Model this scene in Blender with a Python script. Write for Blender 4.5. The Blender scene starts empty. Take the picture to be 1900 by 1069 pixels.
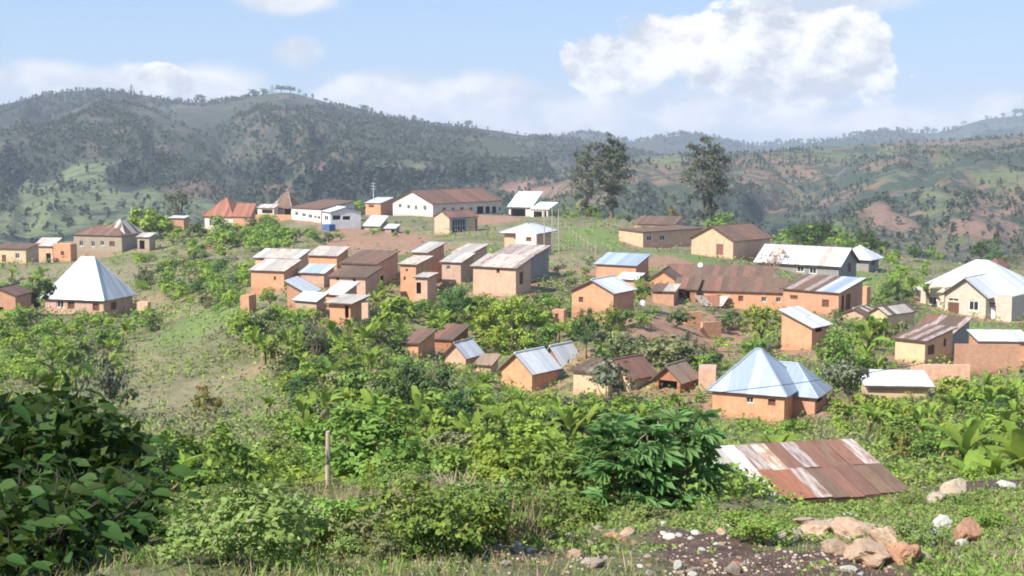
import bpy, math, random
import numpy as np
from mathutils import Vector, Matrix, Euler

random.seed(11)
rng = np.random.default_rng(11)
sc = bpy.context.scene
COL = sc.collection

# ------------------------------------------------------------------ camera
F = 2600.0                      # focal length in photo pixels (photo is 1900 wide)
DS = F / 1645.0                 # distances below were judged for a 1645 px lens
HZ = 250.0                      # photo row of eye level
PH = math.atan((534.5 - HZ) / F)
SP, CP = math.sin(PH), math.cos(PH)
cam = bpy.data.cameras.new('camera')
cam.sensor_width = 36.0
cam.lens = 36.0 * F / 1900.0
cam.clip_start = 0.1
cam.clip_end = 12000
cam_o = bpy.data.objects.new('camera', cam)
COL.objects.link(cam_o)
cam_o.rotation_euler = (math.pi / 2 - PH, 0, 0)
sc.camera = cam_o

# ------------------------------------------------------------------ sun and sky
SUN_EL = math.radians(43)
SUN_AZ = math.atan2(-0.75, -0.66)          # measured from +Y towards +X
sun = bpy.data.lights.new('sun', 'SUN')
sun.energy = 4.4
sun.angle = math.radians(0.5)
sun.color = (1.0, 0.955, 0.88)
sun_o = bpy.data.objects.new('sun', sun)
COL.objects.link(sun_o)
SV = Vector((math.sin(SUN_AZ) * math.cos(SUN_EL), math.cos(SUN_AZ) * math.cos(SUN_EL), math.sin(SUN_EL)))
sun_o.rotation_euler = SV.to_track_quat('Z', 'Y').to_euler()

sc.view_settings.view_transform = 'Standard'
sc.view_settings.look = 'None'
sc.view_settings.gamma = 1.0
sc.view_settings.use_curve_mapping = False
sc.view_settings.exposure = 0.88
sc.render.engine = 'CYCLES'
cy = sc.cycles
cy.use_denoising = True
cy.max_bounces = 6
cy.diffuse_bounces = 4
cy.glossy_bounces = 2
cy.transmission_bounces = 3
cy.transparent_max_bounces = 4
cy.volume_bounces = 0
cy.filter_width = 1.9
cy.use_adaptive_sampling = True
cy.adaptive_threshold = 0.02
cy.sample_clamp_indirect = 6.0


def pdir(px, py):
    a = (px - 950.0) / F
    v = (534.5 - py) / F
    return Vector((a, CP + v * SP, -SP + v * CP))


class NT:
    """small helper for node trees"""
    def __init__(self, tree):
        self.t = tree
        self.t.nodes.clear()

    def n(self, kind, **kw):
        nd = self.t.nodes.new(kind)
        for k, v in kw.items():
            setattr(nd, k, v)
        return nd

    def put(self, sock, v):
        if isinstance(v, bpy.types.NodeSocket):
            self.t.links.new(v, sock)
        else:
            sock.default_value = v

    def math(self, op, a, b=0.0, c=0.0, clamp=False):
        nd = self.n('ShaderNodeMath', operation=op, use_clamp=clamp)
        self.put(nd.inputs[0], a)
        self.put(nd.inputs[1], b)
        self.put(nd.inputs[2], c)
        return nd.outputs[0]

    def vec(self, op, a, b=(0, 0, 0)):
        nd = self.n('ShaderNodeVectorMath', operation=op)
        self.put(nd.inputs[0], a)
        self.put(nd.inputs[1], b)
        return nd.outputs[1] if op in ('LENGTH', 'DOT_PRODUCT') else nd.outputs[0]

    def noise(self, vec, scale, detail=4.0, rough=0.55, dist=0.0):
        nd = self.n('ShaderNodeTexNoise')
        self.put(nd.inputs['Vector'], vec)
        self.put(nd.inputs['Scale'], scale)
        self.put(nd.inputs['Detail'], detail)
        self.put(nd.inputs['Roughness'], rough)
        self.put(nd.inputs['Distortion'], dist)
        return nd.outputs[0]

    def step(self, v, lo, hi):
        nd = self.n('ShaderNodeMapRange', interpolation_type='SMOOTHSTEP')
        self.put(nd.inputs[0], v)
        self.put(nd.inputs[1], lo)
        self.put(nd.inputs[2], hi)
        return nd.outputs[0]

    def mix(self, fac, a, b, blend='MIX'):
        nd = self.n('ShaderNodeMix', data_type='RGBA', blend_type=blend)
        self.put(nd.inputs[0], fac)
        for s, v in ((nd.inputs[6], a), (nd.inputs[7], b)):
            if isinstance(v, (tuple, list)):
                v = (*v[:3], 1.0)
            self.put(s, v)
        return nd.outputs[2]

    def ramp(self, fac, stops):
        nd = self.n('ShaderNodeValToRGB')
        e = nd.color_ramp.elements
        while len(e) < len(stops):
            e.new(0.5)
        for i, (p, c) in enumerate(stops):
            e[i].position = p
            e[i].color = (*c[:3], 1.0)
        self.put(nd.inputs[0], fac)
        return nd.outputs[0]


HAZE = 0.00016
SKY_STRENGTH = 0.115
world = bpy.data.worlds.new('World')
sc.world = world
world.use_nodes = True
w = NT(world.node_tree)
sky = w.n('ShaderNodeTexSky', sky_type='NISHITA')
sky.sun_disc = False
sky.sun_elevation = SUN_EL
sky.sun_rotation = SUN_AZ
sky.altitude = 1600
sky.air_density = 1.0
sky.dust_density = 1.6
sky.ozone_density = 1.2
dirn = w.n('ShaderNodeTexCoord').outputs['Generated']
sep = w.n('ShaderNodeSeparateXYZ')
w.put(sep.inputs[0], dirn)
EL = sep.outputs[2]


def blobs(lst):
    acc = None
    for (px, py, rx, ry) in lst:
        d = pdir(px, py).normalized()
        v = w.vec('SUBTRACT', dirn, tuple(d))
        v = w.vec('MULTIPLY', v, (F / rx, F / rx * 0.6, F / ry))
        s = w.math('SUBTRACT', 1.0, w.vec('LENGTH', v))
        acc = s if acc is None else w.math('SMOOTH_MAX', acc, s, 0.25)
    return acc


big = blobs([(1120, 118, 90, 62), (1205, 90, 110, 78), (1290, 88, 115, 72), (1390, 78, 120, 78), (1465, 62, 125, 66),
             (1545, 60, 100, 66), (1600, 100, 62, 70), (1560, 150, 115, 58), (1450, 168, 90, 44), (1360, 120, 130, 60),
             (1140, 140, 100, 40), (1080, 140, 50, 34), (1620, 100, 45, 60), (1500, 185, 120, 30), (305, 158, 52, 34)])
soft = blobs([(255, 150, 70, 34), (552, 97, 50, 34), (1250, 215, 80, 34), (1865, 200, 90, 36), (715, 165, 130, 40), (850, 185, 90, 40), (760, 190, 230, 62), (1000, 215, 230, 62), (1250, 225, 300, 70), (1540, 230, 280, 60), (60, 165, 220, 50),
              (320, 165, 200, 55), (900, 170, 140, 40), (545, -4, 120, 34), (1500, 5, 170, 36), (1840, 215, 160, 50)])
st = w.vec('MULTIPLY', dirn, (1.0, 1.0, 1.5))
n1 = w.noise(st, 19.0, 9.0, 0.60, 0.15)
n2 = w.noise(w.vec('MULTIPLY', dirn, (1.0, 1.0, 2.2)), 11.0, 8.0, 0.60, 0.2)
n3 = w.noise(w.vec('ADD', st, tuple(Vector((-0.012, -0.006, 0.014)))), 19.0, 9.0, 0.60, 0.15)
nn = w.math('SUBTRACT', n1, 0.5)
dens = w.math('MULTIPLY_ADD', nn, 2.1, big)
mask_big = w.step(dens, 0.05, 0.24)
dsoft = w.math('MULTIPLY_ADD', w.math('SUBTRACT', n2, 0.5), 1.6, soft)
mask_soft = w.math('MULTIPLY', w.step(dsoft, -0.10, 0.55), 0.88)
med = blobs([(680, 172, 100, 36), (760, 188, 110, 44), (860, 190, 110, 44), (960, 205, 110, 44), (1060, 220, 100, 40), (1160, 225, 110, 40), (1255, 215, 80, 34), (1370, 215, 120, 36), (1500, 222, 120, 34), (1620, 225, 110, 30), (1870, 200, 80, 34), (60, 160, 80, 28), (230, 150, 90, 30), (380, 160, 70, 26)])
dmed = w.math('MULTIPLY_ADD', nn, 1.7, med)
mask_med = w.math('MULTIPLY', w.step(dmed, 0.0, 0.5), 0.72)
# the rest of the sky carries the same scattered fair-weather cloud
gen = w.math('MULTIPLY', w.step(w.noise(w.vec('MULTIPLY', dirn, (1, 1, 2.2)), 3.1, 9.0, 0.6, 0.2), 0.56, 0.70), w.step(EL, 0.17, 0.36))
lit = w.math('MULTIPLY_ADD', w.math('SUBTRACT', n1, n3), 5.0, 0.50, clamp=True)
lit = w.math('MULTIPLY_ADD', w.step(dens, 0.25, 1.1), 0.18, lit, clamp=True)
ccol = w.mix(lit, (3.1, 3.3, 3.7), (5.6, 5.5, 5.3))
scol = w.mix(w.step(n1, 0.35, 0.65), (3.1, 3.4, 3.95), (4.9, 4.85, 4.8))
haze_low = w.step(EL, 0.22, -0.02)
base = w.mix(0.78, sky.outputs[0], (1.42, 2.38, 4.05))
base = w.mix(w.math('MULTIPLY', haze_low, 0.40), base, (2.9, 3.5, 4.3))
c1 = w.mix(w.math('MULTIPLY', gen, 0.8), base, scol)
c1 = w.mix(mask_soft, c1, scol)
c1 = w.mix(mask_med, c1, w.mix(lit, (3.5, 3.75, 4.2), (5.3, 5.2, 5.1)))
c1 = w.mix(w.math('MULTIPLY', mask_big, 0.96), c1, ccol)
bg = w.n('ShaderNodeBackground')
w.put(bg.inputs[0], c1)
bg.inputs[1].default_value = SKY_STRENGTH
wo = w.n('ShaderNodeOutputWorld')
w.put(wo.inputs[0], bg.outputs[0])

# ------------------------------------------------------------------ small helpers

def link(name, data, parent=None, m=None):
    o = bpy.data.objects.new(name, data)
    COL.objects.link(o)
    if parent is not None:
        o.parent = parent
    if m is not None:
        o.matrix_basis = m
    return o


def tag(o, label=None, cat=None, group=None, kind=None):
    if label: o['label'] = label
    if cat: o['category'] = cat
    if group: o['group'] = group
    if kind: o['kind'] = kind
    return o


class MB:
    """collects polygons with uvs into one mesh"""
    def __init__(self):
        self.v, self.f, self.uv = [], [], []

    def face(self, pts, uv=None):
        b = len(self.v)
        self.v.extend(tuple(p) for p in pts)
        self.f.append(tuple(range(b, b + len(pts))))
        self.uv.extend(uv if uv else [(p[0] + p[1], p[2]) for p in pts])

    def box(self, x0, x1, y0, y1, z0, z1):
        p = [Vector((x, y, z)) for z in (z0, z1) for y in (y0, y1) for x in (x0, x1)]
        for q in ((0, 1, 5, 4), (1, 3, 7, 5), (3, 2, 6, 7), (2, 0, 4, 6), (4, 5, 7, 6), (2, 3, 1, 0)):
            self.face([p[i] for i in q])

    def prism(self, pts, n, t, uv=None):
        """polygon pts pushed along n by t, with sides"""
        pts = [Vector(p) for p in pts]
        q = [p + n * t for p in pts]
        if t < 0:
            pts, q = q, pts
        # orient so that the face normal follows n
        nn_ = (q[1] - q[0]).cross(q[2] - q[0])
        if nn_.dot(n) < 0:
            pts.reverse(); q.reverse()
            if uv: uv = uv[::-1]
        self.face(q, uv)
        self.face(pts[::-1], uv[::-1] if uv else None)
        k = len(pts)
        for i in range(k):
            j = (i + 1) % k
            self.face([pts[i], pts[j], q[j], q[i]], [uv[i], uv[j], uv[j], uv[i]] if uv else None)

    def tube(self, a, b, r0, r1=None, k=6):
        a, b = Vector(a), Vector(b)
        r1 = r0 if r1 is None else r1
        d = (b - a).normalized()
        s = d.orthogonal().normalized()
        t = d.cross(s)
        A = [a + (s * math.cos(i * 2 * math.pi / k) + t * math.sin(i * 2 * math.pi / k)) * r0 for i in range(k)]
        B = [b + (s * math.cos(i * 2 * math.pi / k) + t * math.sin(i * 2 * math.pi / k)) * r1 for i in range(k)]
        for i in range(k):
            j = (i + 1) % k
            self.face([A[i], A[j], B[j], B[i]])
        self.face(A[::-1]); self.face(B)

    def mesh(self, name, mat=None, smooth=False):
        me = bpy.data.meshes.new(name)
        me.from_pydata(self.v, [], self.f)
        l = me.uv_layers.new(name='UVMap')
        l.data.foreach_set('uv', np.array(self.uv, dtype=np.float32).ravel())
        if mat: me.materials.append(mat)
        if smooth:
            me.polygons.foreach_set('use_smooth', [True] * len(me.polygons))
        me.update()
        return me


def np_mesh(name, V, Q, mat=None, attr=None, smooth=False):
    """V (n,3), Q (m,4) or (m,3) integer; attr: {name: per-vertex float array}"""
    me = bpy.data.meshes.new(name)
    V = np.asarray(V, dtype=np.float32); Q = np.asarray(Q, dtype=np.int32)
    k = Q.shape[1]
    me.vertices.add(len(V)); me.vertices.foreach_set('co', V.ravel())
    me.loops.add(Q.size); me.loops.foreach_set('vertex_index', Q.ravel())
    me.polygons.add(len(Q)); me.polygons.foreach_set('loop_start', np.arange(0, Q.size, k, dtype=np.int32))
    me.update(calc_edges=True)
    for nm, a in (attr or {}).items():
        at = me.attributes.new(nm, 'FLOAT', 'POINT')
        at.data.foreach_set('value', np.asarray(a, dtype=np.float32))
    if smooth:
        me.polygons.foreach_set('use_smooth', np.ones(len(Q), dtype=bool))
    if mat: me.materials.append(mat)
    return me


def hash2(i, j, s):
    h = (i.astype(np.int64) * 374761393 + j.astype(np.int64) * 668265263 + s * 1442695041) & 0x7fffffff
    h = ((h ^ (h >> 13)) * 1274126177) & 0x7fffffff
    return ((h ^ (h >> 16)) & 0xffff) / 65535.0


def vnoise(x, y, s=0):
    xi, yi = np.floor(x), np.floor(y)
    fx, fy = x - xi, y - yi
    fx = fx * fx * (3 - 2 * fx); fy = fy * fy * (3 - 2 * fy)
    i, j = xi.astype(np.int64), yi.astype(np.int64)
    a = hash2(i, j, s); b = hash2(i + 1, j, s); c = hash2(i, j + 1, s); d = hash2(i + 1, j + 1, s)
    return (a * (1 - fx) + b * fx) * (1 - fy) + (c * (1 - fx) + d * fx) * fy


def fbm(x, y, s=0, o=4):
    r, a, t = 0, 1.0, 0
    for k in range(o):
        r = r + a * vnoise(x * 2 ** k + 17.3 * k, y * 2 ** k - 9.1 * k, s + k)
        t += a; a *= 0.5
    return r / t


# ------------------------------------------------------------------ materials
MAT = {}


def new_mat(name):
    m = bpy.data.materials.new(name)
    m.use_nodes = True
    MAT[name] = m
    return m, NT(m.node_tree)


def finish(t, col, rough=0.9, bump=None, bump_s=0.3, bump_d=0.02, metal=0.0, transl=0.0, spec=0.3, tcol=None):
    p = t.n('ShaderNodeBsdfPrincipled')
    if isinstance(col, (tuple, list)):
        col = (*col[:3], 1.0)
    t.put(p.inputs['Base Color'], col)
    t.put(p.inputs['Roughness'], rough)
    p.inputs['Metallic'].default_value = metal
    p.inputs['Specular IOR Level'].default_value = spec
    if bump is not None:
        b = t.n('ShaderNodeBump')
        b.inputs['Strength'].default_value = bump_s
        b.inputs['Distance'].default_value = bump_d
        t.put(b.inputs['Height'], bump)
        t.put(p.inputs['Normal'], b.outputs[0])
    out = t.n('ShaderNodeOutputMaterial')
    sh = p.outputs[0]
    if transl:
        tr = t.n('ShaderNodeBsdfTranslucent')
        t.put(tr.inputs[0], tcol if tcol is not None else col)
        mx = t.n('ShaderNodeMixShader')
        mx.inputs[0].default_value = transl
        t.put(mx.inputs[1], sh); t.put(mx.inputs[2], tr.outputs[0])
        sh = mx.outputs[0]
    t.put(out.inputs[0], sh)


def attr(t, name):
    nd = t.n('ShaderNodeAttribute', attribute_name=name)
    return nd.outputs['Fac']


def wall_mat(name, c, c2, brick=False, var=0.18):
    m, t = new_mat(name)
    tc = t.n('ShaderNodeTexCoord')
    ob, uv = tc.outputs['Object'], tc.outputs['UV']
    rnd = t.n('ShaderNodeObjectInfo').outputs['Random']
    n1 = t.noise(ob, 0.9, 5, 0.6)
    n2 = t.noise(ob, 7.0, 4, 0.6)
    n4 = t.noise(t.vec('MULTIPLY', ob, (1.6, 1.6, 0.35)), 1.5, 5, 0.65)
    col = t.mix(t.step(n1, 0.3, 0.7), c, c2)
    col = t.mix(t.math('MULTIPLY', t.step(n4, 0.50, 0.72), 0.32), col, tuple(x * 0.62 for x in c2))
    col = t.mix(t.math('MULTIPLY', t.step(n2, 0.45, 0.75), 0.5), col, tuple(x * (1 - var * 2) for x in c))
    s = t.n('ShaderNodeSeparateXYZ'); t.put(s.inputs[0], uv)
    # rain splash of soil along the foot of the wall, with a ragged edge
    foot = t.step(t.math('ADD', s.outputs[1], t.math('MULTIPLY', n1, 0.8)), 1.05, 0.45)
    col = t.mix(t.math('MULTIPLY', foot, 0.35), col, (0.30, 0.16, 0.095))
    bump = n2
    if brick:
        b = t.n('ShaderNodeTexBrick')
        t.put(b.inputs['Vector'], uv)
        b.inputs['Scale'].default_value = 1.0
        b.inputs['Brick Width'].default_value = 0.32
        b.inputs['Row Height'].default_value = 0.15
        b.inputs['Mortar Size'].default_value = 0.018
        b.inputs['Mortar Smooth'].default_value = 0.3
        b.inputs['Bias'].default_value = 0.0
        b.inputs['Color1'].default_value = (0.86, 0.86, 0.86, 1)
        b.inputs['Color2'].default_value = (1.12, 1.08, 1.05, 1)
        b.inputs['Mortar'].default_value = (0.80, 0.82, 0.85, 1)
        col = t.mix(0.85, col, b.outputs[0], 'MULTIPLY')
        bump = t.math('SUBTRACT', n2, t.math('MULTIPLY', b.outputs[1], 1.2))
    col = t.mix(1.0, col, t.ramp(rnd, [(0, (0.80, 0.85, 0.93)), (0.5, (0.98, 0.98, 0.98)), (1, (1.10, 1.04, 0.98))]), 'MULTIPLY')
    finish(t, col, 0.92, bump, 0.5, 0.02)
    return m


wall_mat('brick_orange', (0.68, 0.365, 0.215), (0.60, 0.295, 0.165), True)
wall_mat('brick_pink', (0.68, 0.445, 0.315), (0.60, 0.365, 0.245), True)
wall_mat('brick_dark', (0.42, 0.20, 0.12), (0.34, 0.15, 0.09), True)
wall_mat('mud', (0.62, 0.42, 0.28), (0.53, 0.33, 0.21))
wall_mat('cream', (0.62, 0.47, 0.30), (0.55, 0.40, 0.25))
wall_mat('tan', (0.40, 0.325, 0.235), (0.34, 0.27, 0.19))
wall_mat('whitewash', (0.74, 0.68, 0.58), (0.66, 0.58, 0.47))
wall_mat('bluewhite', (0.66, 0.67, 0.68), (0.56, 0.57, 0.58))
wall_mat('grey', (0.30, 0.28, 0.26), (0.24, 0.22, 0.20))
wall_mat('blue_paint', (0.07, 0.14, 0.36), (0.06, 0.12, 0.28))
wall_mat('pale_block', (0.60, 0.52, 0.43), (0.54, 0.45, 0.36), True, 0.08)


def roof_mat(name, c, c2, rust=0.3, rcol=(0.16, 0.07, 0.045), metal=0.0, rough=0.5):
    m, t = new_mat(name)
    tc = t.n('ShaderNodeTexCoord')
    ob, uv = tc.outputs['Object'], tc.outputs['UV']
    rnd = t.n('ShaderNodeObjectInfo').outputs['Random']
    loc = t.vec('ADD', ob, t.vec('MULTIPLY', t.n('ShaderNodeCombineXYZ').outputs[0], (1, 1, 1)))
    sc_ = t.n('ShaderNodeCombineXYZ')
    t.put(sc_.inputs[0], t.math('MULTIPLY', rnd, 37.0))
    p = t.vec('ADD', loc, sc_.outputs[0])
    uvs = t.vec('MULTIPLY', uv, (3.5, 0.5, 1.0))
    n1 = t.noise(p, 0.8, 5, 0.6)
    n2 = t.noise(uvs, 1.3, 5, 0.65)
    n3 = t.noise(p, 9.0, 3, 0.6)
    col = t.mix(t.step(n2, 0.35, 0.68), c, c2)
    rm = t.math('MULTIPLY_ADD', n1, 0.6, t.math('MULTIPLY', n2, 0.55))
    rm = t.step(t.math('MULTIPLY_ADD', t.math('SUBTRACT', rnd, 0.5), 0.22, rm), 0.80 - rust * 0.5, 0.95 - rust * 0.42)
    col = t.mix(rm, col, t.mix(n3, rcol, tuple(min(1, x * 1.7) for x in rcol)))
    col = t.mix(1.0, col, t.ramp(rnd, [(0, (0.74, 0.75, 0.77)), (1, (1.1, 1.08, 1.05))]), 'MULTIPLY')
    wv = t.n('ShaderNodeTexWave', wave_type='BANDS', bands_direction='X', wave_profile='SIN')
    t.put(wv.inputs['Vector'], uv)
    wv.inputs['Scale'].default_value = 2.6
    wv.inputs['Distortion'].default_value = 0.0
    finish(t, col, t.math('MULTIPLY_ADD', rm, 0.35, rough, clamp=True), wv.outputs[1], 0.45, 0.03, metal, spec=0.35)
    return m


roof_mat('roof_white', (0.66, 0.66, 0.67), (0.55, 0.56, 0.58), 0.06, (0.45, 0.36, 0.28), 0.0, 0.42)
roof_mat('roof_blue_grey', (0.36, 0.42, 0.50), (0.31, 0.37, 0.45), 0.0, (0.4, 0.34, 0.28), 0.0, 0.45)
roof_mat('roof_pale', (0.54, 0.48, 0.41), (0.40, 0.34, 0.29), 0.35, (0.22, 0.14, 0.10), 0.0, 0.6)
roof_mat('roof_brown', (0.190, 0.122, 0.082), (0.130, 0.080, 0.056), 0.35, (0.13, 0.055, 0.035), 0.0, 0.75)
roof_mat('roof_red', (0.235, 0.120, 0.084), (0.180, 0.092, 0.066), 0.3, (0.15, 0.065, 0.05), 0.0, 0.7)
roof_mat('roof_rust', (0.30, 0.125, 0.072), (0.21, 0.095, 0.062), 0.35, (0.19, 0.07, 0.045), 0.0, 0.8)
roof_mat('roof_orange', (0.36, 0.145, 0.09), (0.28, 0.11, 0.07), 0.2, (0.25, 0.08, 0.05), 0.0, 0.7)
roof_mat('roof_streaked', (0.50, 0.43, 0.39), (0.21, 0.125, 0.10), 0.45, (0.16, 0.08, 0.06), 0.0, 0.7)
roof_mat('thatch', (0.34, 0.24, 0.17), (0.25, 0.165, 0.115), 0.3, (0.17, 0.11, 0.08), 0.0, 0.9)


def plain(name, c, rough=0.8, var=0.25, scale=4.0, metal=0.0, spec=0.3, bump_d=0.01):
    m, t = new_mat(name)
    ob = t.n('ShaderNodeTexCoord').outputs['Object']
    n = t.noise(ob, scale, 5, 0.6)
    col = t.mix(n, tuple(x * (1 - var) for x in c), tuple(min(1, x * (1 + var)) for x in c))
    finish(t, col, rough, n, 0.5, bump_d, metal, spec=spec)
    return m


plain('wood', (0.16, 0.10, 0.065))
plain('twig', (0.055, 0.045, 0.030))
plain('pale_wood', (0.40, 0.32, 0.24))
plain('dead_wood', (0.30, 0.22, 0.17))
plain('shutter_brown', (0.14, 0.055, 0.035))
plain('frame_white', (0.72, 0.70, 0.66))
plain('glass_dark', (0.022, 0.024, 0.028), 0.15, 0.1, 1.0, 0.0, 0.5)
plain('door_red', (0.21, 0.085, 0.07))
plain('door_white', (0.75, 0.74, 0.72))
plain('steel_grey', (0.27, 0.31, 0.36), 0.5)
plain('concrete', (0.36, 0.34, 0.31))
plain('bark', (0.17, 0.125, 0.09), 0.95, 0.35, 6.0)
plain('bark_pale', (0.33, 0.27, 0.22), 0.95, 0.3, 6.0)
plain('stem_green', (0.16, 0.18, 0.07), 0.8, 0.3, 5.0)
plain('cable_black', (0.03, 0.03, 0.03))
plain('dish_white', (0.75, 0.74, 0.72), 0.5, 0.05)
plain('plastic_white', (0.80, 0.80, 0.78), 0.4, 0.06)


def rock_mat(name, c, c2, c3):
    m, t = new_mat(name)
    ob = t.n('ShaderNodeTexCoord').outputs['Object']
    rnd = t.n('ShaderNodeObjectInfo').outputs['Random']
    n1 = t.noise(ob, 3.0, 7, 0.65, 0.6)
    n2 = t.noise(t.vec('MULTIPLY', ob, (1, 1, 3)), 11.0, 6, 0.7, 0.3)
    n3 = t.noise(ob, 60.0, 3, 0.6)
    col = t.mix(t.step(n1, 0.35, 0.65), c, c2)
    col = t.mix(t.math('MULTIPLY', t.step(n2, 0.5, 0.72), 0.7), col, c3)
    col = t.mix(1.0, col, t.ramp(rnd, [(0, (0.72, 0.74, 0.76)), (1, (1.14, 1.1, 1.04))]), 'MULTIPLY')
    h = t.math('ADD', t.math('MULTIPLY', n1, 1.0), t.math('MULTIPLY_ADD', n2, 0.5, t.math('MULTIPLY', n3, 0.12)))
    finish(t, col, 0.93, h, 0.8, 0.025)
    return m


rock_mat('rock_orange', (0.55, 0.35, 0.23), (0.62, 0.46, 0.34), (0.38, 0.19, 0.11))
rock_mat('rock_red', (0.48, 0.25, 0.15), (0.55, 0.33, 0.22), (0.33, 0.14, 0.085))
rock_mat('rock_pale', (0.66, 0.64, 0.56), (0.72, 0.69, 0.62), (0.50, 0.46, 0.36))
rock_mat('rock_tan', (0.50, 0.38, 0.28), (0.58, 0.48, 0.38), (0.34, 0.25, 0.18))


def leaf_mat(name, dark, light, transl=0.3, tip=None):
    """leaf colour varies leaf by leaf (attribute tone) and plant by plant"""
    m, t = new_mat(name)
    rnd = t.n('ShaderNodeObjectInfo').outputs['Random']
    tone = attr(t, 'tone')
    f = t.math('MULTIPLY_ADD', tone, 0.75, t.math('MULTIPLY', rnd, 0.30), clamp=True)
    col = t.mix(f, dark, light)
    if tip:
        col = t.mix(t.step(tone, 0.93, 0.97), col, tip)
    hsv = t.n('ShaderNodeHueSaturation')
    t.put(hsv.inputs['Hue'], t.math('MULTIPLY_ADD', rnd, 0.045, 0.475))
    t.put(hsv.inputs['Value'], t.math('MULTIPLY_ADD', t.math('FRACT', t.math('MULTIPLY', rnd, 7.31)), 0.35, 0.83))
    t.put(hsv.inputs['Color'], col)
    finish(t, hsv.outputs[0], 0.55, None, transl=transl, spec=0.14, tcol=t.mix(0.5, hsv.outputs[0], (0.16, 0.22, 0.02)))
    return m


leaf_mat('leaf_mid', (0.095, 0.166, 0.034), (0.300, 0.415, 0.084), 0.3, (0.28, 0.26, 0.09))
leaf_mat('leaf_bright', (0.152, 0.238, 0.034), (0.426, 0.527, 0.087), 0.35, (0.33, 0.34, 0.10))
leaf_mat('leaf_dark', (0.037, 0.077, 0.026), (0.121, 0.192, 0.059), 0.22)
leaf_mat('leaf_olive', (0.136, 0.160, 0.066), (0.320, 0.330, 0.148), 0.25, (0.26, 0.22, 0.13))
leaf_mat('leaf_grey', (0.089, 0.109, 0.067), (0.222, 0.239, 0.146), 0.2)
leaf_mat('leaf_yellow', (0.195, 0.200, 0.037), (0.403, 0.362, 0.088), 0.35)
leaf_mat('leaf_red', (0.133, 0.065, 0.045), (0.267, 0.140, 0.100), 0.2)
leaf_mat('leaf_banana', (0.133, 0.217, 0.030), (0.312, 0.420, 0.069), 0.42)
leaf_mat('leaf_banana_dry', (0.267, 0.150, 0.080), (0.378, 0.230, 0.130), 0.2)
leaf_mat('leaf_cassava', (0.071, 0.151, 0.059), (0.211, 0.361, 0.114), 0.28)
leaf_mat('leaf_broad', (0.016, 0.044, 0.010), (0.072, 0.140, 0.030), 0.25)
leaf_mat('leaf_weed', (0.107, 0.166, 0.043), (0.329, 0.418, 0.122), 0.3, (0.40, 0.34, 0.22))
leaf_mat('leaf_dry', (0.234, 0.155, 0.095), (0.467, 0.340, 0.220), 0.25)
leaf_mat('leaf_euca', (0.064, 0.080, 0.052), (0.186, 0.189, 0.123), 0.22)
leaf_mat('leaf_far', (0.036, 0.049, 0.036), (0.068, 0.083, 0.054), 0.12)
leaf_mat('leaf_cloud_shade', (0.012, 0.020, 0.017), (0.030, 0.042, 0.032), 0.0)  # leaf colour darkened to imitate cloud shadow
leaf_mat('leaf_far_green', (0.050, 0.068, 0.034), (0.085, 0.105, 0.052), 0.1)
# ------------------------------------------------------------------ where things stand: pixel of the photograph + distance -> place
K = 1.35


def z_at(y, py):
    v = (534.5 - py) / F
    return y * (v * CP - SP) / (CP + v * SP)


def x_at(px, y, z):
    return (px - 950.0) / F * (y * CP - z * SP)


def at(px, py, y):
    z = z_at(y, py)
    return Vector((x_at(px, y, z), y, z))


def V(x, y, d, a, w, r=None, o=(), R=None, oh=0.3, sheet=0.9, corr=1, rows=1, pat=None, L=None, k=K, cols=()):
    """one box-shaped volume of a building: photo columns of left end, near corner, right end; rows of eave and foot"""
    d = d * k * DS
    al = math.radians(a)
    ca, sa = math.cos(al), math.sin(al)
    xl, xc, xr = x
    yt, yb = y
    zb, zt = z_at(d, yb), z_at(d, yt)
    zm = (zb + zt) / 2
    C = Vector((x_at(xc, d, zm), d, zb))
    kk = (xl - 950) / F
    if L is None:
        L = (C.x - kk * (C.y * CP - zm * SP)) / (ca + kk * sa * CP)
    given = R
    if R is None:
        kk = (xr - 950) / F
        R = (kk * (C.y * CP - zm * SP) - C.x) / (sa - kk * ca * CP)
    L = max(0.4, min(L, 60)); R = max(0.4, min(R, 9.5)) if given is None else given
    return dict(C=C, L=L, R=R, H=zt - zb, a=al, w=w, r=r, o=o, oh=oh, sheet=sheet, corr=corr, rows=rows, pat=pat, cols=cols,
                M=Matrix.Translation(C) @ Matrix.Rotation(-al, 4, 'Z'))


WH = [('roof_white', 1)]
BG = [('roof_blue_grey', 1)]
PALE = [('roof_pale', 3), ('roof_white', 1)]
BR = [('roof_brown', 6), ('roof_red', 1)]
RED = [('roof_red', 6), ('roof_brown', 2)]
ST = [('roof_brown', 3), ('roof_streaked', 2), ('roof_red', 1)]
RU = [('roof_rust', 3), ('roof_brown', 2), ('roof_streaked', 2)]
OR = [('roof_orange', 5), ('roof_rust', 2)]
VG = 'houses of the hillside village'
HOUSES = []


def H(label, *vols, name='village_house', cat='house', group=VG):
    HOUSES.append(dict(label=label, vols=vols, name=name, cat=cat, group=group))


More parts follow.
